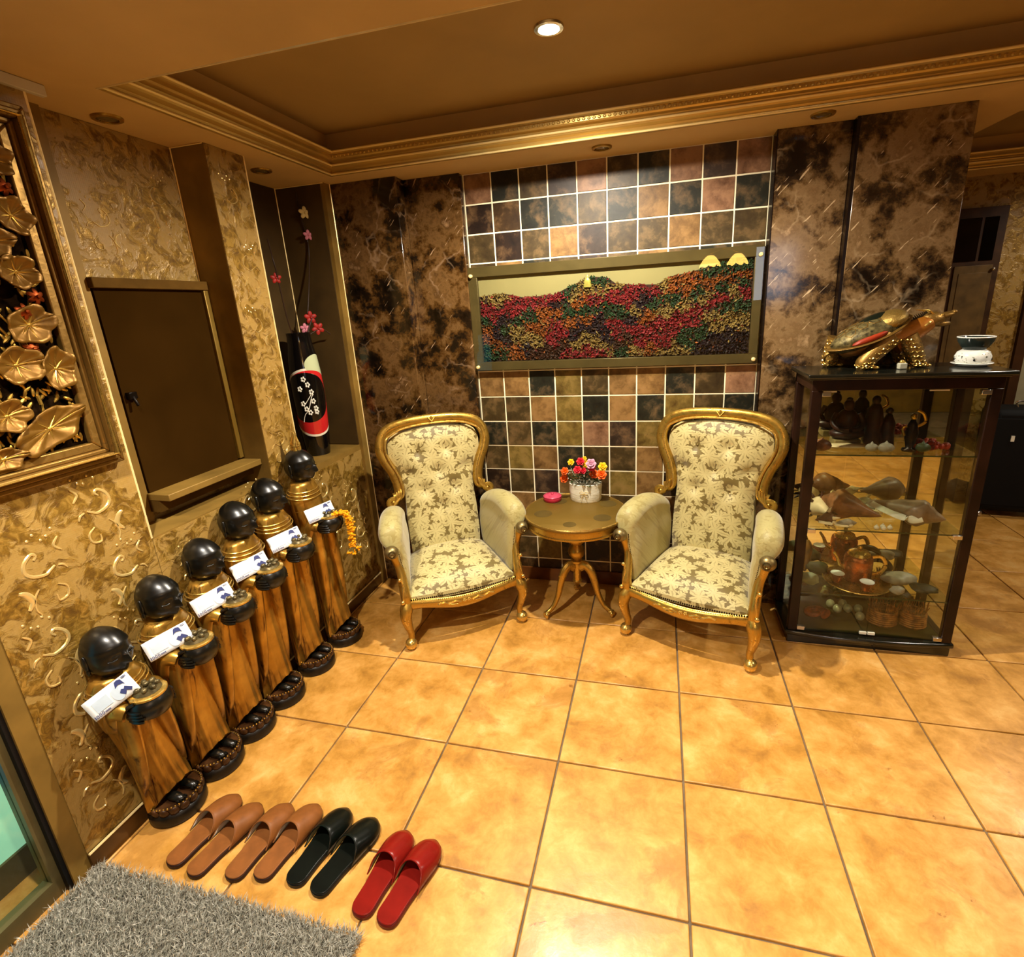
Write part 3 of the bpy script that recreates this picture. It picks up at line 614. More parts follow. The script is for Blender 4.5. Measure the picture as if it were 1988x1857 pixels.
seeds = [(.03, .22, 'T'), (.08, .25, 'T'), (.02, .37, 'R'), (.12, .36, 'R'), (.17, .3, 'R'), (.14, .43, 'R'), (.05, .45, 'R'), (.02, .52, 'G'), (.1, .53, 'D'), (.15, .52, 'G'), (.2, .5, 'G'), (.25, .33, 'R'), (.3, .28, 'R'), (.3, .36, 'D'),
 (.26, .44, 'O'), (.31, .46, 'O'), (.35, .47, 'G'), (.42, .44, 'G'), (.36, .2, 'G'), (.42, .17, 'T'), (.44, .12, 'G'), (.48, .14, 'G'), (.39, .26, 'T'), (.46, .23, 'T'), (.52, .2, 'T'), (.45, .33, 'R'), (.4, .36, 'O'), (.53, .3, 'R'), (.6, .26, 'R'), (.57, .36, 'R'),
 (.5, .48, 'G'), (.55, .5, 'G'), (.6, .47, 'T'), (.64, .35, 'D'), (.66, .26, 'R'), (.62, .42, 'D'), (.67, .42, 'G'), (.7, .2, 'T'), (.74, .24, 'O'), (.8, .2, 'O'), (.78, .28, 'O'), (.86, .12, 'G'), (.92, .1, 'G'), (.97, .07, 'G'), (.86, .22, 'O'), (.93, .2, 'O'), (.98, .16, 'O'),
 (.75, .36, 'G'), (.82, .34, 'G'), (.9, .3, 'G'), (.97, .26, 'G'), (.7, .5, 'T'), (.78, .45, 'T'), (.84, .4, 'T'), (.95, .34, 'T'), (.9, .38, 'R'), (.97, .33, 'R'), (.86, .45, 'R'), (.8, .52, 'R'), (.75, .6, 'R'), (.72, .7, 'R'), (.8, .63, 'R'), (.68, .62, 'R'), (.66, .75, 'R'), (.6, .7, 'R'), (.62, .82, 'R'), (.55, .66, 'R'), (.7, .85, 'R'), (.57, .78, 'B'), (.65, .55, 'O'), (.58, .58, 'D'), (.52, .6, 'R'), (.66, .9, 'O'),
 (.9, .5, 'G'), (.96, .48, 'G'), (.88, .58, 'T'), (.94, .6, 'T'), (.97, .66, 'T'), (.88, .68, 'T'), (.8, .75, 'G'), (.84, .72, 'G'), (.78, .84, 'G'), (.88, .82, 'D'), (.95, .8, 'D'), (.85, .92, 'D'), (.97, .92, 'D'), (.76, .92, 'T'), (.6, .93, 'T'), (.7, .95, 'T'),
 (.02, .62, 'O'), (.03, .72, 'O'), (.07, .66, 'D'), (.1, .62, 'G'), (.1, .75, 'D'), (.07, .8, 'O'), (.02, .85, 'G'), (.08, .9, 'G'), (.04, .95, 'G'), (.13, .87, 'O'), (.14, .95, 'O'), (.13, .62, 'T'), (.17, .66, 'T'), (.16, .75, 'T'), (.2, .72, 'T'), (.22, .8, 'T'), (.18, .84, 'D'), (.22, .9, 'B'), (.25, .6, 'O'), (.2, .6, 'O'),
 (.3, .62, 'R'), (.32, .7, 'R'), (.29, .78, 'R'), (.33, .82, 'B'), (.27, .88, 'B'), (.36, .57, 'O'), (.42, .56, 'O'), (.47, .55, 'D'), (.4, .63, 'D'), (.44, .66, 'D'), (.37, .72, 'D'), (.48, .7, 'D'), (.41, .74, 'T'), (.45, .77, 'T'), (.38, .84, 'T'), (.5, .8, 'D'), (.47, .84, 'T'), (.36, .93, 'R'), (.42, .9, 'R'), (.47, .93, 'R'), (.5, .88, 'T'), (.54, .72, 'R'), (.53, .86, 'B'), (.55, .93, 'G'), (.4, .3, 'O')]
top = [(0, .22), (.1, .2), (.18, .26), (.3, .25), (.36, .17), (.44, .08), (.5, .1), (.53, .17), (.6, .2), (.68, .21), (.72, .14), (.8, .1), (.9, .03), (1, .0)]
mb = MB(); mb.prism([(X[0] + .05 + u_ * (X[1] - X[0] - .09), .047 + (1 - v2_) * (ZH - .099)) for u_, v2_ in top[::-1]] + [(X[0] + .05, .047), (X[1] - .04, .047)], -.0145, -.012, 1); mb.build('leaf_bed', simple('leaf_bed_brown', '#2a1810', .8), pc)
rnd = random.Random(3); lv = {k: MB() for k in LC}
iw = X[1] - X[0] - .09; ih = ZH - .099
for i in range(11500):
    u = rnd.random(); v_ = rnd.random() ** .95
    if v_ < interp(top, u) + rnd.uniform(-.01, .01): continue
    uu = u + rnd.gauss(0, .006); vv = v_ + rnd.gauss(0, .012); best = min(seeds, key=lambda s_: ((s_[0] - uu) * 2.9) ** 2 + (s_[1] - vv) ** 2)[2]
    if rnd.random() < .06: best = rnd.choice('OTRB')
    x = X[0] + .05 + u * iw; z = .047 + (1 - v_) * ih; L_ = rnd.uniform(.0065, .0105); w_ = L_ * .5; q = rnd.uniform(0, 2 * pi); yb = -.017 - rnd.random() * .010
    if x - L_ < X[0] + .05 or x + L_ > X[1] - .04 or z - L_ < .047 or z + L_ > ZH - .05: continue
    dx, dz = cos(q), sin(q); t1 = rnd.uniform(-.004, .004)
    lv[best].add([(x - dx * L_, yb, z - dz * L_), (x - dz * w_, yb + t1, z + dx * w_), (x + dx * L_, yb - .003, z + dz * L_), (x + dz * w_, yb - t1, z - dx * w_), (x, yb + .0025, z)], [(0, 1, 4), (1, 2, 4), (2, 3, 4), (3, 0, 4)])
for k, nm in zip(LC, ['red', 'green', 'orange', 'tan', 'plum', 'brown']): lab(stuff(lv[k].build('pressed_leaves', LM[k], pc)), nm + ' leaves')
mb = MB(); cx = .648 - .744; cz = 1.745 - pz0
mb.lathe([(.001, 0), (.02, 0), (.021, .016), (.017, .017), (.018, .03), (.013, .04), (.004, .047), (.006, .055), (.001, .06)], 16, (cx, -.029, cz), 1, .3); mb.build('crown', simple('crown_gold', '#c9b860', .3, .6, var=.2), pc)
# ------------------------------------------------------------------ armchairs
def make_chair(label, loc, rz):
    t = thing('armchair', label, 'chair', loc, rz, None); G = M['gold']
    # seat
    def sx_(v): return lerp(.282, .215, v)
    def seat(u, v):
        q = 2 * u - 1; x = q * sx_(v); y = -.012 * (1 - q * q) * (1 - v) * 1.6 + v * .45 - .005
        d = (1 - abs(q) ** 3.2) * (1 - abs(2 * v - 1) ** 3.5); return (x, y, .292 + .03 * v + .085 * d ** .75)
    mb = MB(); mb.grid(28, 24, seat); n = 28
    rim = [seat(i / n, 0) for i in range(n + 1)] + [seat(1, j / 24) for j in range(1, 25)] + [seat(1 - i / n, 1) for i in range(1, n + 1)] + [seat(0, 1 - j / 24) for j in range(1, 24)]
    k = len(rim); mb.add(rim + [(p[0], p[1], .262) for p in rim], [(i, i + k, (i + 1) % k + k, (i + 1) % k) for i in range(k)] + [tuple(range(k, 2 * k))])
    mb.build('seat', M['damask'], t, ang=60)
    # front rail, serpentine
    pts = []; rad = []
    for i in range(25):
        q = -1 + 2 * i / 24; pts.append((q * .29, -.012 - .026 * (1 - q * q), .252 - .030 * cos(q * pi * .5) ** 2 + .004)); rad.append((.016, .022 + .012 * cos(q * pi * .5) ** 2 + .012 * abs(q) ** 6))
    mb = MB(); mb.tube(pts, rad, 12); rail = mb.build('front_rail', G, t)
    mb = MB()
    for q in (-.012, .012): 
        for k in range(6): a_ = k * pi / 3; mb.ell((q + .007 * cos(a_), -.056, .236 + .007 * sin(a_)), (.0045, .004, .0045), 6, 5)
        mb.ell((q, -.059, .236), .004, 6, 5)
    for s in (-1, 1):
        mb.tube(smooth_path([(s * .03, -.056, .232), (s * .06, -.055, .242), (s * .09, -.053, .236), (s * .12, -.05, .246), (s * .15, -.047, .240)]), [.0045] * 24 + [.002], 6)
        mb.tube(smooth_path([(s * .045, -.056, .226), (s * .075, -.054, .228), (s * .10, -.05, .233)]), .003, 6)
    mb.build('carved_rosettes', M['gold_hi'], rail)
    # side and back rails
    for s in (-1, 1):
        mb = MB(); mb.tube([(s * .292, .0, .255), (s * .26, .2, .255), (s * .215, .45, .262)], (.014, .024), 8); mb.build('side_rail', G, t)
    mb = MB(); mb.tube([(-.215, .45, .262), (.215, .45, .262)], (.014, .026), 8); mb.build('back_rail', G, t)
    # front legs with ball feet, arm posts above
    for s in (-1, 1):
        P = smooth_path([(s * .292, .0, .275), (s * .305, -.016, .235), (s * .312, -.024, .19), (s * .305, -.012, .13), (s * .296, .0, .085), (s * .298, -.004, .05)], 5)
        n = len(P); R = [(interp([(0, .026), (.2, .034), (.4, .028), (.7, .018), (1, .015)], i / (n - 1)),) * 2 for i in range(n)]
        mb = MB(); mb.tube(P, R, 12, up=(0, 1, 0)); leg = mb.build('front_leg', G, t)
        mb = MB(); mb.ell((s * .304, -.012, .031), (.031, .033, .031), 16, 12); mb.lathe([(.014, 0), (.02, .003), (.018, .008)], 12, (s * .304, -.012, 0)); mb.build('ball_foot', M['gold_hi'], leg)
        mb = MB(); mb.ell((s * .322, -.036, .215), (.010, .010, .010), 8, 6); mb.tube(smooth_path([(s * .318, -.045, .215), (s * .322, -.048, .19), (s * .316, -.042, .165), (s * .31, -.036, .15)]), .005, 6); mb.tube(smooth_path([(s * .306, -.045, .2), (s * .306, -.048, .18), (s * .31, -.04, .155)]), .004, 6); mb.build('knee_carving', M['gold_hi'], leg)
        P = smooth_path([(s * .295, -.006, .262), (s * .300, -.01, .31), (s * .302, .008, .37), (s * .306, .028, .43), (s * .318, .036, .48), (s * .330, .026, .525), (s * .336, .004, .55)], 5)
        n = len(P); R = [(interp([(0, .026), (.25, .024), (.6, .020), (1, .024)], i / (n - 1)),) * 2 for i in range(n)]
        mb = MB(); mb.tube(P, R, 12, up=(0, 1, 0)); post = mb.build('arm_post', G, t)
        mb = MB(x=Matrix.Translation((s * .338, -.004, .553))); mb.ell((0, 0, 0), (.036, .034, .034), 16, 12)
        for dz in (-.012, .012): mb.tube([(.018 * cos(q / 6 * pi) * .9, -.031, dz * 0 + .018 * sin(q / 6 * pi)) for q in range(12)], .003, 5, closed=True, up=(0, 1, 0))
        mb.tube([(.008 * cos(q / 4 * pi), -.035, .008 * sin(q / 4 * pi)) for q in range(8)], .0028, 5, closed=True, up=(0, 1, 0)); mb.build('scroll_knob', gold_dull, post)
        mb = MB(); mb.ell((s * .318, -.012, .40), (.010, .009, .010), 8, 6); mb.tube(smooth_path([(s * .312, -.012, .40), (s * .306, -.016, .37), (s * .31, -.024, .33), (s * .314, -.028, .29)]), .0055, 6); mb.ell((s * .318, -.034, .285), (.012, .010, .012), 8, 6); mb.build('post_carving', M['gold_hi'], post)
    # back legs
    for s in (-1, 1):
        mb = MB(); mb.tube(smooth_path([(s * .205, .44, .29), (s * .21, .455, .2), (s * .22, .49, .1), (s * .23, .53, .0)]), (.018, .018), 10, up=(0, 1, 0)); mb.build('back_leg', G, t)
    # padded arms: lofted cross sections
    for s in (-1, 1):
        rings = []
        for i in range(15):
            v = i / 14; y = lerp(.018, .44, v); x0 = lerp(0, -.065, v ** 1.4) + .0; e = .62 + .38 * sin(min(1, (i + .15) / 2.2) * pi / 2) if i < 3 else (1 if i < 13 else lerp(1, .8, (i - 12) / 2)); zt = .600 + .050 * sin(v * pi * .9) - .052 * v * v
            r_ = (.064 - .006 * v) * e; cx = .330 + x0; ring = []
            for p in [(.262 + x0 * .75, .29), (.258 + x0 * .8, .40), (.262 + x0 * .9, .50)]: ring.append((s * (p[0] + (1 - e) * .02), y, p[1]))
            for k in range(11):
                a_ = radians(205 - k * 25); ring.append((s * (cx + r_ * cos(a_)), y, zt + r_ * sin(a_)))
            for p in [(.325 + x0, .50), (.306 + x0, .40), (.296 + x0 * .9, .27)]: ring.append((s * p[0], y, p[1]))
            rings.append(ring if s > 0 else ring[::-1])
        mb = MB(); mb.loft(rings); mb.build('arm_pad', M['plush'] if 0 else M['armfab'], t, ang=70, sub=1)
    # spoon back
    WT = [(.30, .20), (.42, .205), (.55, .205), (.64, .20), (.70, .198), (.76, .208), (.83, .238), (.90, .262), (.96, .262), (1.0, .245), (1.03, .212), (1.05, .16)]
    def yb(z): return .435 + .11 * max(0, z - .42) / .64
    tufts = [(-.10, .92), (.06, .92), (-.17, .80), (0, .80), (.16, .80), (-.09, .70), (.08, .70), (0, .60)]
    def bsurf(u, v):
        q = 2 * u - 1; z = lerp(.31, 1.045, v); w_ = interp(WT, z); x = q * w_
        bul = .055 * (1 - q ** 4) * (1 - max(0, (z - .9) / .16) ** 3 * .8); d = 0
        for a_, b_ in tufts: r2 = ((x - a_) ** 2 + (z - b_) ** 2) / .0011; d += .026 * exp(-r2 * .9)
        d += .008 * exp(-(x / .008) ** 2) * (1 if z < .6 else 0)
        return (x, yb(z) - .02 - bul + d, z - (.02 * q * q if v > .99 else 0))
    mb = MB(); mb.grid(36, 50, bsurf); k0 = len(mb.v)
    L_ = [bsurf(0, j / 50) for j in range(51)]; R_ = [bsurf(1, j / 50) for j in range(51)]; T_ = [bsurf(i / 36, 1) for i in range(37)]; B_ = [bsurf(i / 36, 0) for i in range(37)]
    rim = B_ + R_[1:] + T_[::-1][1:] + L_[::-1][1:-1]; k = len(rim)
    mb.add(rim + [(p[0], yb(p[2]) + .03, p[2]) for p in rim], [(i, i + k, (i + 1) % k + k, (i + 1) % k) for i in range(k)] + [tuple(range(k, 2 * k))])
    bk_ = mb.build('backrest', M['damask'], t, ang=60)
    mb = MB()
    for a_, b_ in tufts: mb.ell((a_, yb(b_) - .052 , b_), (.006, .004, .006), 8, 6)
    stuff(mb.build('tuft_buttons', gold_dull, bk_))
    half = [(.262, .672), (.240, .680), (.230, .70), (.232, .75), (.252, .82), (.282, .88), (.300, .94), (.290, 1.0), (.255, 1.045), (.19, 1.07), (.10, 1.082), (0, 1.085)]
    full = [(-a_, b_) for a_, b_ in half] + [(a_, b_) for a_, b_ in half[::-1][1:]]
    P = smooth_path([(a_, yb(b_) - .028, b_) for a_, b_ in full], 5); n = len(P)
    R = [(.020 + .009 * sin(pi * min(1, 3.0 * min(i, n - 1 - i) / n)) , .030) for i in range(n)]
    mb = MB(); mb.tube(P, [(b_, a_) for a_, b_ in R], 14, up=(0, 1, 0)); fr_ = mb.build('back_frame', G, t)
    mb = MB(); P2 = smooth_path([(a_ * .92, yb(b_) - .058, b_ - (.018 if b_ > 1.0 else 0)) for a_, b_ in full[1:-1]], 5); mb.tube(P2, .006, 8, up=(0, 1, 0)); mb.build('inner_bead', M['gold_hi'], fr_)
    for s in (-1, 1):
        sp_ = []
        for k in range(26):
            q = k / 25; r_ = lerp(.030, .006, q); a_ = (-.6 * pi + q * 2.6 * pi); sp_.append((s * (.272 + r_ * cos(a_) * 1.05), yb(.66) - .062, .660 + r_ * sin(a_)))
        mb = MB(); mb.tube(sp_, [(lerp(.016, .009, i / 25), lerp(.012, .006, i / 25)) for i in range(26)], 8, up=(0, 1, 0)); mb.ell((s * .272, yb(.66) - .062, .66), (.012, .014, .012), 8, 6)
        for k in range(3): mb.tube(smooth_path([(s * (.222 + k * .012), yb(.70) - .060, .725 - k * .006), (s * (.230 + k * .012), yb(.67) - .072, .69 - k * .006), (s * (.255 + k * .010), yb(.66) - .078, .665 - k * .012)]), .006, 6)
        mb.build('scroll', M['gold'], fr_)
    mb = MB(); yc = yb(1.08) - .045
    for k in range(-5, 6): mb.ell((k * .017, yc + .02, 1.112 - .0022 * abs(k) ** 1.5 - .004), (.008, .010, .006 + .004 * (abs(k) == 1)), 8, 6)
    mb.tube([(-.02, yc, 1.10), (0, yc - .01, 1.075), (.02, yc, 1.10)], .004, 6); mb.tube([(0, yc, 1.105), (0, yc - .008, 1.065)], [.005, .002], 6); mb.build('crest_carving', G, fr_)
    # nail trim
    mb = MB()
    for i in range(56): q = -1 + 2 * i / 55; mb.ell((q * .285, -.022 - .027 * (1 - q * q), .284), (.0048, .0048, .0048), 5, 4)
    for s in (-1, 1):
        for i in range(30): z = .29 + i * .009; x = interp([(.28, .280), (.37, .284), (.43, .288), (.5, .300), (.56, .305)], z); mb.ell((s * x, .002 + interp([(.3, 0), (.43, .022), (.56, .02)], z), z), .0034, 5, 4)
    stuff(mb.build('nail_trim', M['nail'], t))
    return t
gold_dull = gold('tarnished_gold', '#85744a', '#4a3a14', .35, 60)
M['armfab'] = damask('arm_upholstery', '#aa9f66', '#978a50')
make_chair('gold framed armchair in damask nearest the row of statues', (.047, -.63, 0), radians(33.5))
make_chair('gold framed armchair in damask beside the glass display cabinet', (1.165, -.58, 0), radians(-18.6))
# ------------------------------------------------------------------ round table
tb = thing('round_table', 'round gold pedestal table between the two armchairs', 'table', (.594, -.302, 0)); tb.scale = (.96, .96, 1)
mb = MB(); mb.lathe([(.001, .588), (.27, .588), (.282, .586), (.287, .592), (.287, .599), (.282, .603), (.001, .603)], 64); mb.build('tabletop', M['gold_tbl'], tb)
mb = MB(); mb.tube([(.283 * cos(2 * pi * k / 64), .283 * sin(2 * pi * k / 64), .602) for k in range(64)], .0035, 6, closed=True, up=(0, 0, 1)); mb.build('top_rim', M['gold_hi'], tb)
mb = MB(); mb.lathe([(.24, .588), (.272, .588), (.272, .552), (.278, .548), (.278, .540), (.24, .540)], 64); mb.build('apron', M['gold'], tb)
mb = MB(); mb.lathe([(.001, .545), (.05, .545), (.046, .52), (.034, .505), (.038, .49), (.05, .47), (.054, .44), (.046, .42), (.028, .405), (.034, .395), (.046, .38), (.050, .36), (.044, .34), (.03, .325), (.026, .315), (.036, .31), (.036, .30), (.022, .29), (.022, .19), (.028, .185), (.024, .175), (.001, .17)], 24, wob=lambda q, z: 1 + (.05 * sin(8 * q) if .42 < z < .49 else 0)); mb.build('pedestal', gold_dull2 if 0 else M['gold'], tb)
for an in (218, 345, 100):
    q = radians(an); d = Vector((cos(q), sin(q), 0)); P = smooth_path([d * r_ + Vector((0, 0, z)) for r_, z in [(.015, .27), (.05, .285), (.085, .255), (.11, .19), (.13, .12), (.165, .06), (.205, .032)]], 5); n = len(P)
    mb = MB(); mb.tube(P, [(interp([(0, .016), (.35, .020), (1, .011)], i / (n - 1)), interp([(0, .03), (.3, .026), (.7, .016), (1, .013)], i / (n - 1))) for i in range(n)], 10); lg_ = mb.build('leg', M['gold'], tb)
    mb = MB(); e_ = Vector((-d.y, d.x, 0))
    for k in (-1, 0, 1): mb.ell(d * .213 + e_ * k * .012 + Vector((0, 0, .020)), (.011, .011, .019), 8, 6)
    mb.ell(d * .203 + Vector((0, 0, .033)), (.019, .019, .013), 8, 6); mb.build('claw_foot', M['gold_hi'], lg_)
    mb = MB(); mb.ell(d * .092 + Vector((0, 0, .262)), (.014, .014, .014), 8, 6); mb.ell(d * .108 + Vector((0, 0, .235)), (.012, .012, .012), 8, 6); mb.build('knee_carving', M['gold_hi'], lg_)
for x, y, r_ in [(-.17, -.07, .05), (.0, -.2, .035), (.16, -.09, .048), (.17, .12, .05), (-.12, .13, .05)]:
    mb = MB(); mb.lathe([(.001, .6031), (r_, .6031), (r_, .6034), (.001, .6034)], 24, (x, y, 0)); lab(mb.build('stain', M['stain'], tb), 'dull round mark')
bx = thing('trinket_box', 'pink round lidded box on the gold table', 'box', (.442, -.165, .603)); pkm = simple('pink_enamel', '#c0445c', .3, .1, var=.15, scale=60); pk2 = simple('pink_enamel_dark', '#a8283c', .35, .1)
mb = MB(); mb.lathe([(.001, 0), (.046, 0), (.05, .004), (.052, .02), (.05, .024), (.001, .024)], 36); mb.build('body', pk2, bx)
mb = MB(); mb.lathe([(.051, .024), (.052, .028), (.046, .034), (.02, .037), (.001, .037)], 36); lid_ = mb.build('lid', pkm, bx); mb = MB(); mb.ell((0, 0, .041), (.008, .008, .006), 10, 6); mb.build('knob', pkm, lid_)
fp = thing('flower_pot', 'white birch bark pot of red, orange and yellow flowers on the gold table', 'flowers', (.628, -.135, .603))
a = N('birch_bark', rough=.6); v = a.co(scale=(1, 1, 5)); f = a.noise(v, 22, 5, .5, .6); a.col(a.ramp(f, [(.3, '#a89c78'), (.42, '#dcd8c0'), (.7, '#eeecdc')])); a.bump(f, .4, .004)
mb = MB(); mb.lathe([(.001, 0), (.078, 0), (.083, .01), (.086, .06), (.087, .098), (.088, .102), (.082, .104), (.079, .09), (.001, .085)], 44, sx=1.05, sy=.72, wob=lambda q, z: 1 + .012 * sin(9 * q + z * 60)); mb.build('pot', a.m, fp)
mb = MB(); tw = simple('raffia', '#c9b27a', .7)
for s in (-1, 1): mb.tube(smooth_path([(0, -.066, .062), (s * .015, -.068, .07), (s * .024, -.067, .062), (s * .012, -.068, .055), (0, -.066, .06)]), .0018, 5); mb.tube([(0, -.066, .06), (s * .014, -.066, .03), (s * .02, -.064, .02)], .0016, 5)
mb.build('raffia_bow', tw, fp)
mb = MB(); gr_ = simple('leaf_green', '#2c3a14', .5, var=.4, scale=40); rr = random.Random(5)
for k in range(110):
    q = rr.uniform(0, 2 * pi); r_ = rr.uniform(.01, .085); z = .1 + rr.uniform(0, .075) * (1.2 - r_ * 6); L_ = rr.uniform(.018, .034); d = Vector((cos(q), sin(q) * .7, rr.uniform(.1, .8))).normalized(); e_ = d.cross(Vector((0, 0, 1))).normalized(); p = Vector((cos(q) * r_, sin(q) * r_ * .7, z)); w_ = L_ * .38
    mb.add([p, p + d * L_ * .5 + e_ * w_, p + d * L_ - Vector((0, 0, .006)), p + d * L_ * .5 - e_ * w_, p + d * L_ * .5 + Vector((0, 0, -.004))], [(0, 1, 4), (1, 2, 4), (2, 3, 4), (3, 0, 4)])
stuff(mb.build('foliage', gr_, fp))
BC = dict(r=simple('bloom_red', '#c0182a', .5, var=.2, scale=90), o=simple('bloom_orange', '#e0560c', .5, var=.25, scale=90), y=simple('bloom_yellow', '#e8b818', .5, var=.2, scale=90), p=simple('bloom_lilac', '#c08aa0', .5, var=.3, scale=90))
BL = [(-.108, .175, .022, 'o'), (-.075, .222, .018, 'y'), (-.05, .17, .0, 'o'), (-.02, .232, .022, 'r'), (-.115, .125, .024, 'o'), (-.035, .19, .022, 'r'), (-.008, .18, .020, 'r'), (.005, .215, .022, 'y'), (.04, .225, .028, 'p'), (.04, .198, .022, 'r'), (.05, .155, .025, 'o'), (.095, .165, .028, 'o'), (.10, .205, .024, 'y'), (.0, .245, .012, 'y')]
for i, (x, z, r_, cc_) in enumerate(BL):
    if r_ < .01: continue
    yy = -.03 + .02 * sin(i * 2.1); mb = MB(); nf = Vector((x * 1.5, -.9, .55)).normalized(); Q = nf.to_track_quat('Z', 'Y').to_matrix()
    for rg, (kk, rad_, tl) in enumerate([(6, .95, 20), (5, .65, 50), (4, .35, 75)]):
        for k in range(kk):
            A_ = Matrix.Rotation(2 * pi * (k + .5 * rg) / kk, 3, 'Z') @ Matrix.Rotation(radians(-tl), 3, 'Y'); mb.ell(Vector((x, yy, z)) + Q @ (A_ @ Vector((r_ * .55 * rad_ + .002, 0, 0))), (r_ * .55, r_ * .48, r_ * .12), 7, 4, Q @ A_)
    mb.build('bloom', BC[cc_], fp)
mb = MB()
for x, z, r_, cc_ in BL: mb.tube(smooth_path([(x * .4, -.01, .1), (x * .8, -.02, .14), (x, -.02, z)], 3), .0015, 4)
stuff(mb.build('stems', gr_, fp))
mb = MB()
for k in range(40): mb.ell((rr.uniform(-.1, .1), rr.uniform(-.05, .02), rr.uniform(.11, .2)), .0032, 5, 4)
stuff(mb.build('filler_buds', simple('bud_white', '#c8ccc0', .5), fp))
# ------------------------------------------------------------------ alms bowl statues
HEADH = [(-.640, -1.866, .706), (-.640, -1.664, .776), (-.640, -1.465, .820), (-.638, -1.276, .896), (-.636, -1.088, .932), (-.634, -.856, 1.001)]
BASES = [(-.640, -1.800), (-.640, -1.615), (-.638, -1.432), (-.632, -1.240), (-.622, -1.015), (-.608, -.785)]
BOWLZ = [.530, .578, .619, .654, .678, .711]
def statue(i, label):
    bx_, by_ = BASES[i]; hx, hy, hz = HEADH[i]; t = thing('monk_statue', label, 'statue', (bx_, by_, 0), 0, None)
    dx, dy = hx - bx_, hy - by_; zn = hz - .075       # neck height
    # round lotus base
    mb = MB(); mb.lathe([(.001, 0), (.086, 0), (.0912, .008), (.0912, .034), (.088, .044), (.082, .048), (.082, .054), (.001, .054)], 40); base = mb.build('base', M['blackwood'], t)
    mb = MB()
    for k in range(16):
        q = 2 * pi * k / 16; R = Matrix.Rotation(q, 3, 'Z') @ Matrix.Rotation(radians(16), 3, 'Y'); mb.ell((.081 * cos(q), .081 * sin(q), .058), (.009, .016, .020), 8, 6, R)
    mb.lathe([(.001, .05), (.078, .05), (.084, .072), (.001, .074)], 32); mb.build('lotus_petals', M['lotus'], base)
    mb = MB()
    for k in range(44): q = 2 * pi * k / 44; mb.ell((.083 * cos(q), .083 * sin(q), .077), .0034, 5, 4)
    stuff(mb.build('bead_row', M['gold_hi'], base))
    ft = MB()
    for s in (-1, 1):
        ft.ell((.034, s * .027, .084), (.038, .017, .013), 10, 6)
        for k in range(5): ft.ell((.068 - .003 * abs(k - 1), s * (.014 + k * .0068), .081), (.010, .0036, .006), 6, 4)
    ft.build('feet', M['lacquer'], t)
    # robe
    z0 = .10; Hh = zn - z0; NT = 72; NR = 46; rings = []
    WB = [(0, .080), (.06, .078), (.16, .075), (.3, .073), (.45, .074), (.58, .078), (.70, .084), (.82, .088), (.90, .087), (.95, .080), (1, .060)]
    WD = [(0, .056), (.1, .052), (.3, .050), (.55, .054), (.7, .064), (.82, .066), (.9, .060), (.95, .056), (1, .046)]
    def cen(f): return (dx * f ** 1.1 + lerp(-.022, -.006, f), dy * f)
    for j in range(NR + 1):
        f = j / NR; z = z0 + f * Hh; w_ = interp(WB, f); d_ = interp(WD, f); cx, cy = cen(f); ring = []
        for k in range(NT):
            q = 2 * pi * k / NT; sy = sin(q); fold = 1 + .045 * sin(11 * q + 3 * f) * max(0, .75 - f) * 1.5 + .02 * sin(23 * q) * max(0, .5 - f) * 2
            drop = .0
            if f < .42: drop = (-.035 * abs(sy) ** 5 + .02 * max(0, cos(q)) ** 2) * (1 - f / .42) ** 1.5 * 1.0
            fl_ = 1 + .05 * abs(sy) ** 6 * max(0, 1 - abs(f - .05) / .3)
            ring.append((cx + d_ * cos(q) * fold, cy + w_ * sy * fold * fl_, z + drop))
        rings.append(ring)
    mb = MB(); mb.loft(rings); robe = mb.build('robe', M['robe'], t, ang=80)
    # sleeves draping from the forearms to a pointed hem
    zb = BOWLZ[i]; fb = (zb - z0) / Hh; bcx, bcy = cen(fb); bx2 = -.530 - bx_; by2 = bcy - .004
    for s in (-1, 1):
        rr_ = []; NS = 16
        for j in range(18):
            f = j / 17; z = lerp(zb - .01, z0 + .045 + .10 * (1 - 0) * 0, f) if True else 0; cxx = lerp(bx2 - .052, -.005, f ** .8) + dx * .2; cyy = lerp(by2 + s * .046, s * .072 + dy * .1, f)
            a_ = lerp(.036, .046 * (1 - f) ** .6 + .004, f); b_ = lerp(.030, .012, f); ring = []
            for k in range(NS): q = 2 * pi * k / NS; ring.append((cxx + a_ * cos(q) * (1 + .1 * sin(4 * q)), cyy + b_ * sin(q), z + .012 * cos(q)))
            rr_.append(ring)
        mb = MB(); mb.loft(rr_); mb.build('sleeve', M['robe'], t, ang=80)
        P = smooth_path([(cen(.8)[0] + .0, cen(.8)[1] + s * .058, z0 + .84 * Hh), (cen(.66)[0] + .012, cen(.66)[1] + s * .060, z0 + .68 * Hh), (lerp(bcx, bx2, .5) - .01, by2 + s * .060, zb + .0), (bx2 - .03, by2 + s * .052, zb - .006)], 5); n = len(P)
        mb = MB(); mb.tube(P, [lerp(.036, .028, k / (n - 1)) for k in range(n)], 12); mb.build('arm', M['robe'], robe)
    mb = MB()   # neckline folds and diagonal sash
    for k in range(3):
        f = .965 - k * .014; c = cen(f); mb.tube([(c[0] + (interp(WD, f) + .006 + k * .003) * cos(q * pi / 12), c[1] + (interp(WB, f) + .004 + k * .004) * sin(q * pi / 12), z0 + f * Hh - .008 * (1 + cos(q * pi / 12)) * (1 + k * .3)) for q in range(24)], .0024, 5, closed=True)
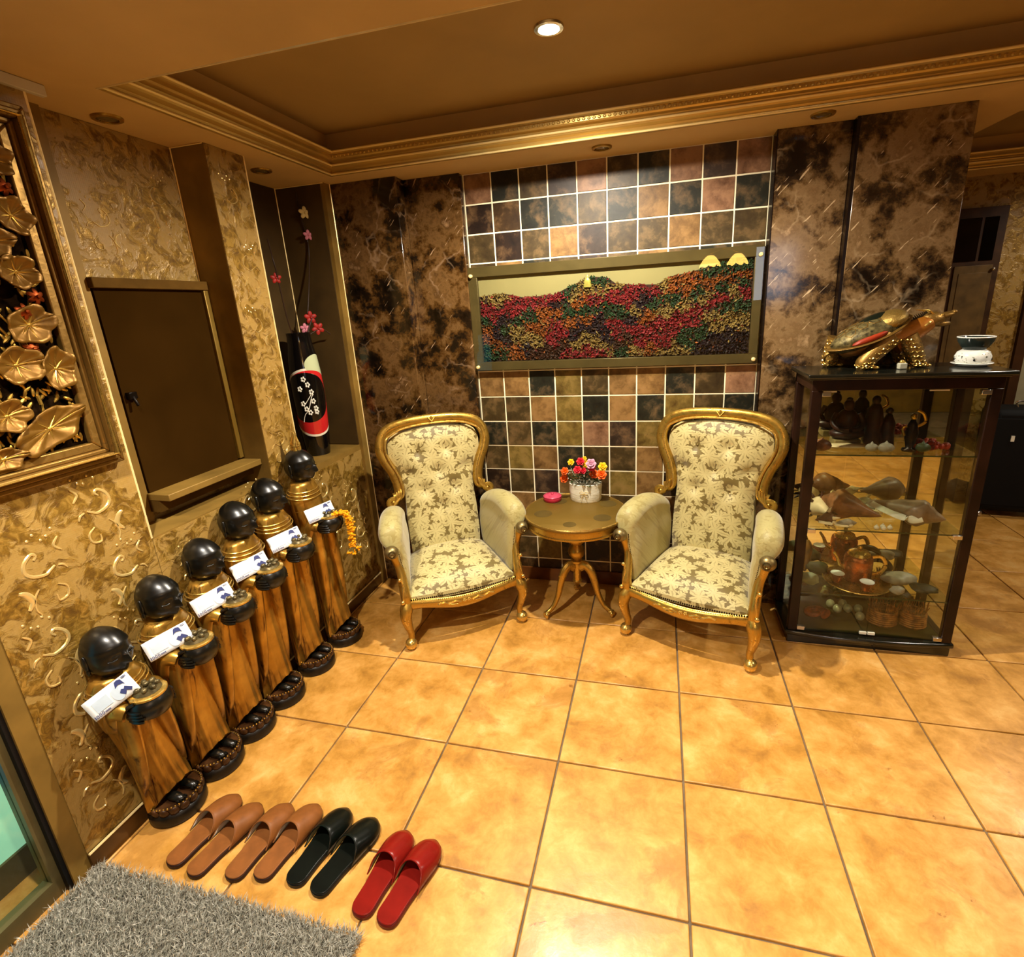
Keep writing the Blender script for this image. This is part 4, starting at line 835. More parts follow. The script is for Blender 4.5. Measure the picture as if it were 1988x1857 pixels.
    for k in range(4):
        P = smooth_path([(cen(.86)[0] + .035, cen(.86)[1] + .055 - .010 * k, z0 + (.86 - .012 * k) * Hh), (cen(.74)[0] + .057, cen(.74)[1] + .01 - .008 * k, z0 + (.75 - .01 * k) * Hh), (cen(.66)[0] + .050, cen(.66)[1] - .045 - .004 * k, z0 + (.65 - .012 * k) * Hh)]); mb.tube(P, .003, 5)
    mb.build('robe_folds', M['gold_hi'], robe)
    # head
    hc = Vector((hx - bx_, hy - by_, hz))
    def g(p, d, s_): d = Vector(d).normalized(); return exp(-((Vector(p).normalized() - d).length / s_) ** 2)
    def hf(x, y, z):
        p = (x, y, z); r_ = 1 + .05 * g(p, (1, 0, .25), .5) + .36 * g(p, (1, 0, -.20), .12) + .20 * g(p, (1, 0, -.02), .10) + .07 * (g(p, (1, .33, .14), .12) + g(p, (1, -.33, .14), .12)) - .14 * (g(p, (1, .33, -.06), .15) + g(p, (1, -.33, -.06), .15)) + .09 * (g(p, (1, .32, -.08), .08) + g(p, (1, -.32, -.08), .08))
        r_ += .13 * g(p, (1, 0, -.50), .12) - .09 * g(p, (1, 0, -.56), .05) + .14 * g(p, (1, 0, -.80), .2) - .05 * g(p, (0, 0, -1), .6) + .03 * (g(p, (.7, .6, -.3), .3) + g(p, (.7, -.6, -.3), .3)) + .05 * g(p, (-.2, 0, 1), .4)
        n_ = Vector(p).normalized(); c_ = n_.z - (.34 - .10 * abs(n_.y) ** 2 - .55 * min(0, n_.x)); r_ += .045 / (1 + exp(-c_ * 45)) - .022 / (1 + exp(-(c_ - .16) * 45)); return r_
    mb = MB(); mb.ell(hc, (.074, .060, .079), 56, 44, None, hf)
    for s in (-1, 1): mb.ell(hc + Vector((-.008, s * .060, -.004)), (.012, .006, .026), 10, 8); mb.ell(hc + Vector((-.008, s * .058, -.035)), (.007, .005, .014), 8, 6)
    for s in (-1, 1): mb.tube([hc + Vector((.068 - .004 * abs(k - 1), s * (.012 + .010 * k), -.006 - .003 * (1.2 - abs(k - 1.5)))) for k in range(4)], .0026, 5)
    mb.lathe([(.030, -.10), (.030, -.05)], 14, hc); head = mb.build('head', M['lacquer'], t, ang=80)
    # bowl held in both hands
    bc = Vector((bx2, by2, zb)); mb = MB(); mb.lathe([(.001, -.05), (.03, -.048), (.050, -.034), (.060, -.010), (.061, .006), (.054, .026), (.048, .032), (.001, .032)], 32, bc); bowl = mb.build('alms_bowl', M['lacquer'], t)
    mb = MB(); mb.lathe([(.047, .030), (.053, .032), (.053, .038), (.047, .042), (.001, .043)], 32, bc); mb.build('bowl_rim', M['gold_hi'], bowl)
    mb = MB(); mb.lathe([(.001, .042), (.04, .043), (.034, .052), (.001, .056)], 24, bc)
    for k in range(7): q = 2 * pi * k / 7; mb.ell(bc + Vector((.026 * cos(q), .026 * sin(q), .057)), (.012, .009, .009), 8, 6, Matrix.Rotation(q, 3, 'Z'))
    mb.ell(bc + Vector((0, 0, .064)), (.010, .010, .008), 8, 6); mb.build('lid', M['lid'], bowl)
    for s in (-1, 1):
        mb = MB(); mb.ell(bc + Vector((-.022, s * .054, -.014)), (.026, .010, .02), 10, 8)
        for k in range(4):
            P = [bc + Vector((.060 * cos(a_), s * .062 * sin(a_), -.030 + k * .011)) for a_ in [radians(x) for x in (112, 92, 74, 58 + 4 * abs(k - 1))]]; mb.tube(P, [.006, .006, .0055, .0045], 6)
        mb.tube([bc + Vector((-.03, s * .055, .004)), bc + Vector((-.012, s * .060, .024)), bc + Vector((.006, s * .054, .032))], [.007, .0065, .005], 6); mb.build('hand', M['lacquer'], t)
    if i == 5:
        mb = MB()
        for k in range(5):
            q = 2 * pi * k / 5; P = smooth_path([hc + Vector((.014 * cos(q), .014 * sin(q), .075)), hc + Vector((.017 * cos(q), .017 * sin(q), .105)), hc + Vector((.006 * cos(q + .6), .006 * sin(q + .6), .15)), hc + Vector((.0, .0, .205))]); mb.tube(P, [lerp(.010, .002, x / (len(P) - 1)) for x in range(len(P))], 6)
        mb.build('flame_finial', M['gold_hi'], head)
    return Vector((bx_, by_, 0)) + bc
LB = ['gilded monk statue closest to the tan slippers, shortest of the row', 'gilded monk statue second from the slippers, its alms bowl holding a bright white banknote', 'gilded monk statue third from the slippers',
      'gilded monk statue fourth from the slippers, third from the armchair', 'gilded monk statue next to the one with the flame finial', 'tallest gilded monk statue, flame finial on its head, beside the armchair']
bowls = [statue(i, LB[i]) for i in range(6)]
# banknotes tucked behind the bowl lids
nt = None
NL = ['banknote on the bowl of the shortest statue nearest the slippers', 'banknote on the bowl of the second statue from the slippers', 'banknote on the bowl of the third statue from the slippers', 'banknote on the bowl of the fourth statue from the slippers', 'banknote on the bowl of the fifth statue from the slippers', 'half hidden banknote on the bowl of the tallest statue with the marigolds']
def make_note():
    t = thing('banknote', NL[0], 'banknote', (0, 0, 0)); t['group'] = 'banknotes on the alms bowls'
    def q(mb, x0, x1, z0, z1, y=-.0008): mb.box(x0, x1, y, y + .0005, z0, z1)
    mb = MB(); mb.grid(10, 4, lambda u, v: (-.068 + .136 * u, .0008 * sin(u * 2.6), v * .068)); o = mb.build('paper', M['note'], t, solid=.0006)
    mb = MB(); mb.prism([(.018 + .017 * cos(2 * pi * k / 20), .028 + .022 * sin(2 * pi * k / 20)) for k in range(20)], -.0012, -.0002, 1); q(mb, -.05, -.005, .016, .05, -.0012); mb.build('print_wash', M['note_wash'], t)
    mb = MB(); mb.prism([(.020, .044), (.030, .050), (.040, .047), (.047, .040), (.044, .060), (.036, .064), (.027, .062)], -.002, -.001, 1); mb.prism([(.022, .026), (.03, .034), (.036, .03), (.042, .036), (.056, .020), (.05, .012), (.04, .022), (.032, .012), (.026, .02)], -.002, -.001, 1); mb.build('portrait', M['ink'], t)
    mb = MB(); mb.prism([(.024 + .0, .036), (.03, .046), (.044, .044), (.046, .034), (.038, .026), (.030, .026)], -.0016, -.0008, 1); mb.build('face', M['note'], t)
    mb = MB(); x = -.064; q(mb, x, x + .0022, .004, .014, -.0012); x += .0045
    for k in range(3):
        n_ = 16; o0 = [(x + .0034 + .0034 * cos(2 * pi * a_ / n_), .009 + .005 * sin(2 * pi * a_ / n_)) for a_ in range(n_)]; i0 = [(x + .0034 + .0018 * cos(2 * pi * a_ / n_), .009 + .0034 * sin(2 * pi * a_ / n_)) for a_ in range(n_)]
        mb.add([(p[0], -.0012, p[1]) for p in o0 + i0], [(a_, (a_ + 1) % n_, n_ + (a_ + 1) % n_, n_ + a_) for a_ in range(n_)]); x += .0082
    for k in range(5): q(mb, x + .001 + k * .0032, x + .003 + k * .0032, .005, .010, -.0012)
    x = .048
    q(mb, x, x + .001, .058, .064, -.0012)
    for k in range(3):
        for (a0, a1, b0, b1) in [(0, .003, 0, .0012), (0, .003, .0048, .006), (0, .001, 0, .006), (.002, .003, 0, .006)]: q(mb, x + .0022 + k * .004 + a0, x + .0022 + k * .004 + a1, .058 + b0, .058 + b1, -.0012)
    stuff(mb.build('numeral', M['ink'], t)); return t
nt = make_note()
def place_note(t, b, k):
    yaw = radians([38, 48, 46, 50, 52, 58][k]); tilt = radians(-24); roll = radians([-28, -14, -16, -13, -10, -6][k])
    t.rotation_mode = 'XYZ'; R = Matrix.Rotation(yaw, 4, 'Z') @ Matrix.Rotation(tilt, 4, 'X') @ Matrix.Rotation(roll, 4, 'Y'); t.rotation_euler = R.to_euler(); ax = R.to_3x3() @ Vector((1, 0, 0))
    t.location = b + Vector(([-.042, -.040, -.036, -.032, -.022, -.008][k], [-.056, -.052, -.048, -.046, -.040, -.034][k], .034)) + Vector((.006, -.010, .002))
place_note(nt, bowls[0], 0)
for k in range(1, 6):
    o = dup(nt, (0, 0, 0), 0, NL[k]); place_note(o, bowls[k], k)
gl = thing('marigold_garland', 'yellow marigold garland hanging from the bowl of the tallest statue', 'garland', bowls[5] + Vector((.06, .01, .03))); rr = random.Random(2)
mb = MB(); P = smooth_path([(-.03, -.02, .015), (.0, .0, .018), (.02, .015, .0), (.028, .022, -.05), (.026, .022, -.10), (.022, .02, -.165)], 6)
for p in P:
    for k in range(9): mb.ell(p + Vector((rr.uniform(-.014, .014), rr.uniform(-.014, .014), rr.uniform(-.008, .008))), (.007, .007, .005), 6, 4)
stuff(mb.build('flower_strand', M['mari'], gl)); mb = MB()
for p in [(.0, .0, -.20), (.045, .03, -.185), (.02, .02, -.205)]:
    for k in range(9): mb.ell(Vector(p) + Vector((rr.uniform(-.012, .012), rr.uniform(-.012, .012), rr.uniform(-.008, .008))), (.006, .006, .005), 6, 4)
mb.build('tassel', M['mari'], gl); mb = MB()
for p in [(.0, .0, -.20), (.045, .03, -.185), (.02, .02, -.205)]: mb.tube([(.022, .02, -.165), p], .002, 5)
mb.build('string', simple('garland_string', '#7c8a5a', .7), gl)
# ------------------------------------------------------------------ slippers
OUT = [(0, .0), (.004, .010), (.012, .017), (.03, .026), (.06, .032), (.10, .035), (.19, .035), (.30, .035), (.45, .038), (.6, .045), (.72, .048), (.80, .0475), (.87, .043), (.92, .036), (.96, .027), (.985, .0165), (.996, .009), (1, .0)]
def slipper(label, loc, ang, top, side, liner, L=.262, side_h=.016):
    t = thing('slipper', label, 'slipper', (loc[0], loc[1], 0), radians(ang - 90)); ts = [p[0] for p in OUT]
    def out(sc=1): 
        R = [(interp(OUT, .5 - .5 * cos(pi * k / 40)) * sc, (.5 - .5 * cos(pi * k / 40)) * L) for k in range(41)]; return R + [(-x, y) for x, y in R[::-1][1:-1]]
    mb = MB(); mb.prism(out(), .001, side_h, 2); mb.build('sole', side, t, bevel=.003)
    mb = MB(); mb.prism([(x * .97, .002 + y * .985) for x, y in out()], side_h, side_h + .005, 2); mb.build('insole', top, t, bevel=.002)
    def up(u, v):
        q = 2 * u - 1; t0_ = .40 + .19 * (1 - q * q) ** .8; tt = lerp(t0_, .992, v); w_ = interp(OUT, tt) + .002 + .006 * max(0, .6 - tt) / .2; hgt = interp([(.40, .046), (.5, .052), (.6, .054), (.8, .040), (.92, .028), (1, .012)], tt)
        a_ = q * pi / 2 * .98; return (w_ * sin(a_) if abs(q) < 1 else w_ * q, tt * L, side_h - .002 + hgt * cos(a_) ** .75)
    mb = MB(); mb.grid(24, 16, up); o = mb.build('upper', [top, liner], t, ang=80); m = o.modifiers.new('solid', 'SOLIDIFY'); m.thickness = .0022; m.material_offset = 1; m.offset = -1
    mb = MB(); mb.tube([up(i / 24, 0) for i in range(25)], .0018, 5); mb.build('edge_binding', top, t); return t
tan = simple('tan_leather', '#7c4a20', .5, var=.1, scale=30, bump=.08); tans = simple('tan_sole_edge', '#2a120a', .5); wl_ = simple('white_lining', '#c8c2b0', .6, var=.03); red = simple('red_leather', '#74140d', .26, var=.1, scale=20, bump=.05); reds = simple('red_sole_edge', '#5a0c08', .4)
blk = simple('black_leather', '#0a0e0a', .28, var=.2, scale=20, bump=.05); blks = simple('black_sole_edge', '#050606', .4); beige = simple('beige_lining', '#8f8255', .7)
SL = [('tan leather slipper at the left end of the row, touching the statue base', (-.474, -1.992), 82, tan, tans, wl_), ('tan leather slipper second from the left end of the row', (-.381, -2.004), 79, tan, tans, wl_),
      ('tan leather slipper third from the left end of the row', (-.247, -1.987), 85, tan, tans, wl_), ('tan leather slipper right next to the black pair', (-.158, -1.968), 82, tan, tans, wl_),
      ('black leather slipper of the pair, beside the tan ones', (-.044, -1.96), 82, blk, blks, beige), ('black leather slipper of the pair, beside the red ones', (.043, -1.968), 75, blk, blks, beige),
      ('red leather slipper of the pair, beside the black ones', (.207, -1.994), 83, red, reds, beige), ('red leather slipper at the right end of the row', (.288, -2.0), 78, red, reds, beige)]
for s_ in SL: slipper(*s_)
# ------------------------------------------------------------------ shaggy rug
rg = thing('shag_rug', 'grey shaggy rug in front of the slippers', 'rug', (0, 0, 0)); rx0, rx1, ry0, ry1 = -.712, .245, -2.75, -2.03
mb = MB(); mb.box(rx0 + .012, rx1 - .012, ry0, ry1 - .012, .001, .012); mb.build('backing', simple('rug_backing', '#5f5a50', .9), rg)
def blades():
    g_ = np.random.default_rng(4); n = 72000; x = g_.uniform(rx0, rx1, n); y = g_.uniform(max(ry0, -2.62), ry1, n); y -= 0 * y
    a_ = g_.uniform(0, 2 * pi, n); L = g_.uniform(.020, .036, n); lean = g_.uniform(.3, 1.1, n); w = .0013; b_ = g_.normal(.4, 1.2, n)
    base = np.stack([x, y, np.full(n, .008)], 1); d = np.stack([np.cos(b_) * lean, np.sin(b_) * lean - .3, np.ones(n)], 1); d /= np.linalg.norm(d, axis=1)[:, None]
    s = np.stack([np.cos(a_), np.sin(a_), 0 * a_], 1) * w; V = np.empty((n, 4, 3)); V[:, 0] = base - s; V[:, 1] = base + s
    mid = base + d * L[:, None] * .6; V[:, 2] = mid + s * .8; V[:, 3] = mid - s * .8
    tip = base + d * L[:, None] + np.stack([np.cos(b_ + .5), np.sin(b_ + .5), -.6 + 0 * b_], 1) * .004; VV = np.concatenate([V, tip[:, None]], 1).reshape(-1, 3)
    i0 = np.arange(n)[:, None] * 5; F4 = (i0 + [0, 1, 2, 3]); F3 = (i0 + [3, 2, 4]); me = bpy.data.meshes.new('pile'); me.vertices.add(len(VV)); me.vertices.foreach_set('co', VV.ravel())
    li = np.concatenate([F4, F3], 1).ravel(); me.loops.add(len(li)); me.loops.foreach_set('vertex_index', li); me.polygons.add(2 * n)
    st = np.empty(2 * n, int); st[0::2] = np.arange(n) * 7; st[1::2] = np.arange(n) * 7 + 4; tt = np.empty(2 * n, int); tt[0::2] = 4; tt[1::2] = 3
    me.polygons.foreach_set('loop_start', st); me.polygons.foreach_set('loop_total', tt); me.update(calc_edges=True)
    a = N('rug_yarn', rough=.6); v = a.co(); f = a.noise(v, 90, 2); a.col(a.ramp(f, [(.3, '#7e7a6e'), (.5, '#aaa696'), (.7, '#d0ccc0')])); me.materials.append(a.m)
    o = bpy.data.objects.new('pile', me); COL.objects.link(o); o.parent = rg; stuff(o)
blades()
# ------------------------------------------------------------------ glass display cabinet
CX, CY = 2.0, -.283; hx, hy = .345, .147
cb = thing('display_cabinet', 'dark wooden glass display cabinet with shelves beside the armchair', 'cabinet', (CX, CY, 0)); cw = M['cabwood']
mb = MB(); mb.box(-hx - .0, hx + .0, -hy + .0, hy, .0, .045); mb.build('plinth', M['cabtop'], cb, bevel=.004)
def bow(w_, f_, n=16, yb_=hy): return [(-w_, yb_)] + [(-w_ + 2 * w_ * k / n, -f_ - .028 * sin(pi * k / n)) for k in range(n + 1)] + [(w_, yb_)]
mb = MB(); mb.prism(bow(hx + .012, hy + .006), .045, .068, 2); mb.build('base_board', M['cabtop'], cb, bevel=.007)
mb = MB(); mb.box(-hx + .03, hx - .03, -hy + .02, hy - .01, .068, .074); mb.build('bottom_board', simple('cabinet_floor', '#3a3418', .2), cb)
for s in (-1, 1):
    mb = MB(); mb.box(s * hx, s * (hx - .042), -hy, -hy + .03, .068, 1.25); mb.build('front_post', cw, cb, bevel=.003)
    mb = MB(); mb.box(s * hx, s * (hx - .034), hy - .03, hy, .068, 1.25); mb.build('back_post', cw, cb, bevel=.003)
mb = MB(); mb.box(-hx, hx, -hy, -hy + .03, 1.25, 1.30); mb.box(-hx, -hx + .03, -hy + .03, hy, 1.25, 1.30); mb.box(hx - .03, hx, -hy + .03, hy, 1.25, 1.30); mb.box(-hx, hx, hy - .02, hy, 1.25, 1.30); mb.build('top_rail', cw, cb, bevel=.002)
mb = MB(); mb.box(-hx - .012, hx + .012, -hy - .012, hy, 1.296, 1.304); mb.box(-hx - .025, hx + .025, -hy - .028, hy + .002, 1.304, 1.322); mb.build('top', M['cabtop'], cb, bevel=.006)
mb = MB(); mb.box(-hx + .034, hx - .034, hy - .012, hy - .008, .074, 1.25); mb.build('mirror_back', M['mirror'], cb)
for s in (-1, 1):
    mb = MB(); mb.box(s * (hx - .016), s * (hx - .019), -hy + .03, hy - .03, .07, 1.25); mb.build('side_glass', M['glass'], cb)
    mb = MB(); mb.box(s * .0015, s * (hx - .044), -hy + .004, -hy + .008, .074, 1.245); dg_ = mb.build('glass_door', M['glass'], cb)
    for z in (.085, .60, 1.235): mb = MB(); mb.box(s * (hx - .040), s * (hx - .075), -hy - .004, -hy + .016, z - .010, z + .010); mb.build('hinge', M['chrome'], dg_, bevel=.002)
    mb = MB(); mb.box(s * .003, s * .032, -hy - .003, -hy + .006, .080, .092); mb.build('catch_plate', M['whiteplastic'], dg_)
M['shelfedge'] = simple('green_glass_edge', '#26331c', .15)
SH = [.275, .607, .965]
for z in SH: mb = MB(); mb.box(-hx + .022, hx - .022, -hy + .014, hy - .014, z - .006, z); sh_ = mb.build('glass_shelf', M['shelfglass'], cb); mb = MB(); mb.box(-hx + .022, hx - .022, -hy + .0125, -hy + .014, z - .006, z); mb.build('polished_edge', M['shelfedge'], sh_)
mb = MB(); mb.box(.09, .16, -hy - .001, -hy + .003, 1.243, 1.248); mb.box(-.30, -.25, -hy - .001, -hy + .003, 1.243, 1.248); mb.build('top_catch', M['whiteplastic'], cb)
# -- contents
dkw = simple('carved_rosewood', '#2e140a', .4, var=.4, scale=30, bump=.2); shl = simple('shell_brown', '#7a5030', .35, var=.35, scale=16, bump=.15); shc = simple('shell_cream', '#cdb98c', .35, var=.2, scale=14); shg = simple('shell_grey', '#8f8672', .4, var=.2, scale=20)
def T3(x, y, z, rz=0): return (x, y, z), radians(rz)
z = SH[2] + .001
b1 = thing('seated_figurine', 'dark carved seated figurine with round head on the top glass shelf', 'figurine', (1.865, -.24, z), radians(-90))
mb = MB(); mb.box(-.04, .04, -.055, .055, 0, .03); mb.build('pedestal', simple('pale_pedestal', '#6a5a34', .5, var=.3), b1, bevel=.004)
mb = MB(); mb.ell((0.01, 0, .055), (.045, .075, .028), 16, 8); mb.ell((-.005, 0, .11), (.034, .048, .06), 16, 10)
for s in (-1, 1): mb.tube(smooth_path([(-.005, s * .045, .145), (.01, s * .062, .105), (.035, s * .04, .08), (.045, s * .005, .078)]), .013, 8)
mb.build('body', dkw, b1, ang=80); mb = MB(); mb.ell((0, 0, .185), (.024, .023, .028), 12, 8); mb.ell((0, 0, .212), (.014, .014, .010), 8, 6); mb.build('head', dkw, b1)
b2 = thing('standing_figurine', 'tall dark carved figure in the middle of the top glass shelf', 'figurine', (1.975, -.235, z), radians(-90))
mb = MB(); mb.lathe([(.001, 0), (.036, 0), (.04, .02), (.032, .06), (.036, .12), (.03, .165), (.012, .19), (.001, .19)], 18, wob=lambda q, zz: 1 + .08 * sin(5 * q + zz * 30)); mb.build('body', dkw, b2, ang=80)
mb = MB(); mb.ell((0, 0, .205), (.018, .018, .023), 12, 8); mb.build('head', dkw, b2)
b3 = thing('figurine', 'small dark carved couple beside the tall figure on the top shelf', 'figurine', (2.035, -.23, z), radians(-90))
mb = MB(); mb.lathe([(.001, 0), (.034, 0), (.03, .05), (.026, .10), (.012, .14), (.001, .14)], 14, wob=lambda q, zz: 1 + .1 * sin(3 * q + zz * 40)); mb.ell((0, 0, .155), .016, 10, 8); mb.build('body', dkw, b3, ang=80)
b4 = thing('bronze_figurine', 'slim black bronze figurine near the front of the top shelf', 'figurine', (2.085, -.345, z), radians(-90))
bz = simple('dark_bronze', '#1c1208', .3, .6, var=.4, scale=50)
mb = MB(); mb.lathe([(.001, 0), (.028, 0), (.03, .008), (.014, .014), (.02, .05), (.024, .08), (.018, .12), (.008, .14), (.001, .14)], 16, wob=lambda q, zz: 1 + .12 * sin(4 * q + zz * 50)); mb.build('body', bz, b4, ang=80)
mb = MB(); mb.ell((0, 0, .152), (.012, .012, .015), 10, 8); mb.tube(smooth_path([(0, .02, .11), (0, .045, .13), (0, .035, .165), (0, .01, .18)]), .006, 6); mb.tube(smooth_path([(0, -.02, .11), (0, -.035, .10), (.01, -.03, .07)]), .006, 6); mb.build('head_and_arms', M['gold'], b4)
b5 = thing('driftwood', 'pale flat slab lying behind the figurines on the top shelf', 'ornament', (1.86, -.30, z)); mb = MB(); mb.ell((0, 0, .009), (.10, .035, .009), 16, 6); mb.build('slab', shc, b5)
b6 = thing('coral_cluster', 'orange red coral cluster at the right end of the top shelf', 'ornament', (2.19, -.30, z)); mb = MB(); rr = random.Random(8)
for k in range(26): mb.ell((rr.uniform(-.06, .06), rr.uniform(-.03, .03), rr.uniform(.006, .034)), rr.uniform(.01, .018), 7, 5)
mb.build('cluster', simple('coral_red', '#7e2408', .5, var=.4, scale=50), b6)
mb = MB(); mb.ell((-.075, -.03, .014), .013, 10, 6); tag(mb.build('bead', simple('amber', '#d0641c', .3), None), 'small bright orange bead beside the coral cluster', 'ornament'); bpy.data.objects['bead'].location = (2.19, -.30, z)
for i, (x, y, r_, m_, l_) in enumerate([(1.735, -.36, .030, simple('ruddy_shell', '#6e4426', .4, var=.4, scale=40), 'brown knobbly shell at the left end of the top shelf'), (1.935, -.36, .020, shg, 'grey pebble shell in front of the seated figurine'), (1.985, -.375, .024, shg, 'grey pebble shell in front of the tall figure'), (2.13, -.36, .022, simple('green_shell', '#3a4024', .4, var=.3), 'dark green shell beside the bronze figurine')]):
    t = thing('sea_shell', l_, 'shell', (x, y, z)); mb = MB(); mb.ell((0, 0, r_ * .9), (r_ * 1.3, r_, r_ * .9), 14, 10, None, lambda a_, b_, c_: 1 + .10 * sin(9 * atan2(b_, a_)) * (1 - abs(c_))); mb.build('body', m_, t); mb = MB(); mb.lathe([(r_ * .5, 0), (r_ * .3, .006), (.001, .014)], 10, (0, 0, r_ * 1.6)); mb.build('spire', m_, t)
# spiral shell builder
def conch(label, loc, rz, L, r_, m1, m2, spikes=0, tilt=0):
    t = thing('conch_shell', label, 'shell', loc, radians(rz)); R = Matrix.Translation((0, 0, r_ * .92)) @ Matrix.Rotation(radians(90 + tilt), 4, 'Y')
    prof_ = [(.001, -.5), (.12, -.44), (.3, -.3), (.6, -.1), (.92, .08), (1, .18), (.8, .25), (.66, .27), (.62, .31), (.45, .35), (.40, .37), (.34, .40), (.2, .45), (.001, .5)]
    mb = MB(x=R); mb.lathe([(a_ * r_, b_ * L) for a_, b_ in prof_], 26, wob=lambda q, zz: 1 + .07 * sin(q + zz * 60) + .03 * sin(14 * q)); mb.build('body', m1, t, ang=70)
    mb = MB(x=R); mb.tube(smooth_path([(0, -.55 * r_, -.45 * L), (.2 * r_, -.95 * r_, -.15 * L), (.25 * r_, -1.05 * r_, .1 * L), (0, -.9 * r_, .22 * L)]), [(r_ * .10, r_ * .28)] * 19, 8); mb.build('lip', m2, t)
    if spikes:
        mb = MB(x=R)
        for k in range(spikes): q = 2 * pi * k / spikes * 1.6; zz = .05 * L + .2 * L * k / spikes; mb.tube([(cos(q) * r_ * .85, sin(q) * r_ * .85, zz), (cos(q) * r_ * 1.25, sin(q) * r_ * 1.25, zz + .01), (cos(q) * r_ * 1.5, sin(q) * r_ * 1.5, zz + .02)], [.009, .006, .001], 6)
        mb.build('spines', m2, t)
    return t
z = SH[1] + .001
conch('large brown and cream conch in the middle of the second shelf', (1.90, -.295, z), 150, .27, .074, shl, shc, 0, -8)
conch('long mauve conch pointing to the lower right on the second shelf', (2.14, -.285, z), -28, .30, .064, simple('shell_mauve', '#7c6650', .4, var=.25, scale=12), simple('shell_white', '#cfcab4', .35), 0, 6)
conch('spiny cream shell at the left end of the second shelf', (1.79, -.265, z), 100, .17, .05, shc, dkw, 9)
conch('dark toothed brown shell at the front left of the second shelf', (1.785, -.37, z), 20, .11, .034, simple('shell_dark', '#4a2c18', .45, var=.4, scale=40), shc, 7)
conch('pale shell fragment beside the dark toothed shell on the second shelf', (1.86, -.385, z), 10, .11, .022, shg, shc, 0)
conch('grey shell behind the mauve conch on the second shelf', (2.02, -.185, z), 30, .12, .03, shg, shc, 3)
for i, (x, y) in enumerate([(1.985, -.40), (2.012, -.405), (2.04, -.395), (2.015, -.385)]):
    mb = MB(); mb.ell((0, 0, .011), .011, 12, 8); mb.lathe([(.004, .02), (.003, .025), (.001, .026)], 8); o = mb.build('pearl', simple('pearl_white%d' % i if 0 else 'pearl_white', '#d8cfb4', .15, .1), None); o.location = (x, y, z); tag(o, ['left end bead of the white cluster on the second shelf', 'middle bead of the white cluster, front row, second shelf', 'right end bead of the white cluster on the second shelf', 'rear bead of the white cluster on the second shelf'][i], 'bead', 'white beads on the second shelf')
z = SH[0] + .001
cop = gold('hammered_copper', '#b0653a', '#6e3418', .25, 60, .9, .3)
ty = thing('copper_tray', 'round gold rimmed tray under the teapot on the third shelf', 'tray', (1.975, -.285, z)); mb = MB(); mb.lathe([(.001, 0), (.10, 0), (.118, .008), (.120, .012), (.10, .005), (.001, .004)], 40); mb.build('dish', gold('tray_brass', '#9a7434', '#5f4416', .2, 30, .8, .05), ty); mb = MB(); mb.tube([(.119 * cos(2 * pi * k / 48), .119 * sin(2 * pi * k / 48), .011) for k in range(48)], .0025, 5, closed=True); mb.build('rim', M['gold_hi'], ty)
tp = thing('teapot', 'hammered copper teapot with gold lid on the round tray', 'teapot', (1.985, -.255, z + .006))
mb = MB(); mb.lathe([(.001, 0), (.046, 0), (.05, .01), (.050, .085), (.046, .10), (.038, .106), (.001, .106)], 32); mb.build('body', cop, tp)
mb = MB(); mb.lathe([(.04, .105), (.036, .116), (.02, .124), (.001, .126)], 24); ld = mb.build('lid', M['gold_hi'], tp); mb = MB(); mb.ell((0, 0, .135), (.008, .008, .010), 10, 8); mb.build('knob', M['gold_hi'], ld)
mb = MB(); mb.tube(smooth_path([(-.045, 0, .045), (-.065, -.005, .06), (-.078, -.01, .09), (-.092, -.012, .112)]), [.012, .0115, .011, .010, .009, .009, .008, .008, .0075, .007, .007, .0065, .006, .006, .006, .0055, .005, .005, .005], 10); mb.build('spout', M['gold_hi'], tp)
mb = MB(); mb.tube(smooth_path([(.048, 0, .095), (.075, -.005, .10), (.092, -.006, .07), (.08, -.005, .035), (.05, 0, .02)]), (.0045, .008), 8); mb.build('handle', M['gold_hi'], tp)
ty.scale = (1.2,) * 3; tp.scale = (1.25,) * 3
for i, (x, y) in enumerate([(1.885, -.305), (1.99, -.375)]):
    t = thing('tea_cup', ['small white lined copper cup left of the teapot', 'small white lined copper cup in front of the teapot'][i], 'cup', (x, y, z + .009)); t.scale = (1.3,) * 3; mb = MB(); mb.lathe([(.001, 0), (.014, 0), (.016, .006), (.020, .03), (.024, .034), (.0225, .034), (.018, .028), (.001, .024)], 22); mb.build('body', cop, t)
    mb = MB(); mb.lathe([(.0225, .0345), (.0235, .0352), (.019, .029), (.001, .0255)], 20); mb.build('lining', simple('cup_white', '#e6e6dc', .2), t)
cu = thing('carved_serpent', 'dark curled carved tail ornament behind the teapot handle', 'ornament', (2.07, -.20, z)); mb = MB(); P = smooth_path([(-.07, 0, .02), (-.05, .0, .07), (-.01, -.01, .095), (.04, -.01, .09), (.07, -.02, .06), (.055, -.025, .035), (.025, -.02, .04)]); mb.tube(P, [lerp(.022, .008, k / (len(P) - 1)) for k in range(len(P))], 10); mb.ell((-.07, 0, .02), (.03, .025, .02), 10, 8); mb.build('body', simple('serpent_wood', '#2c2414', .35, var=.4, scale=30), cu)
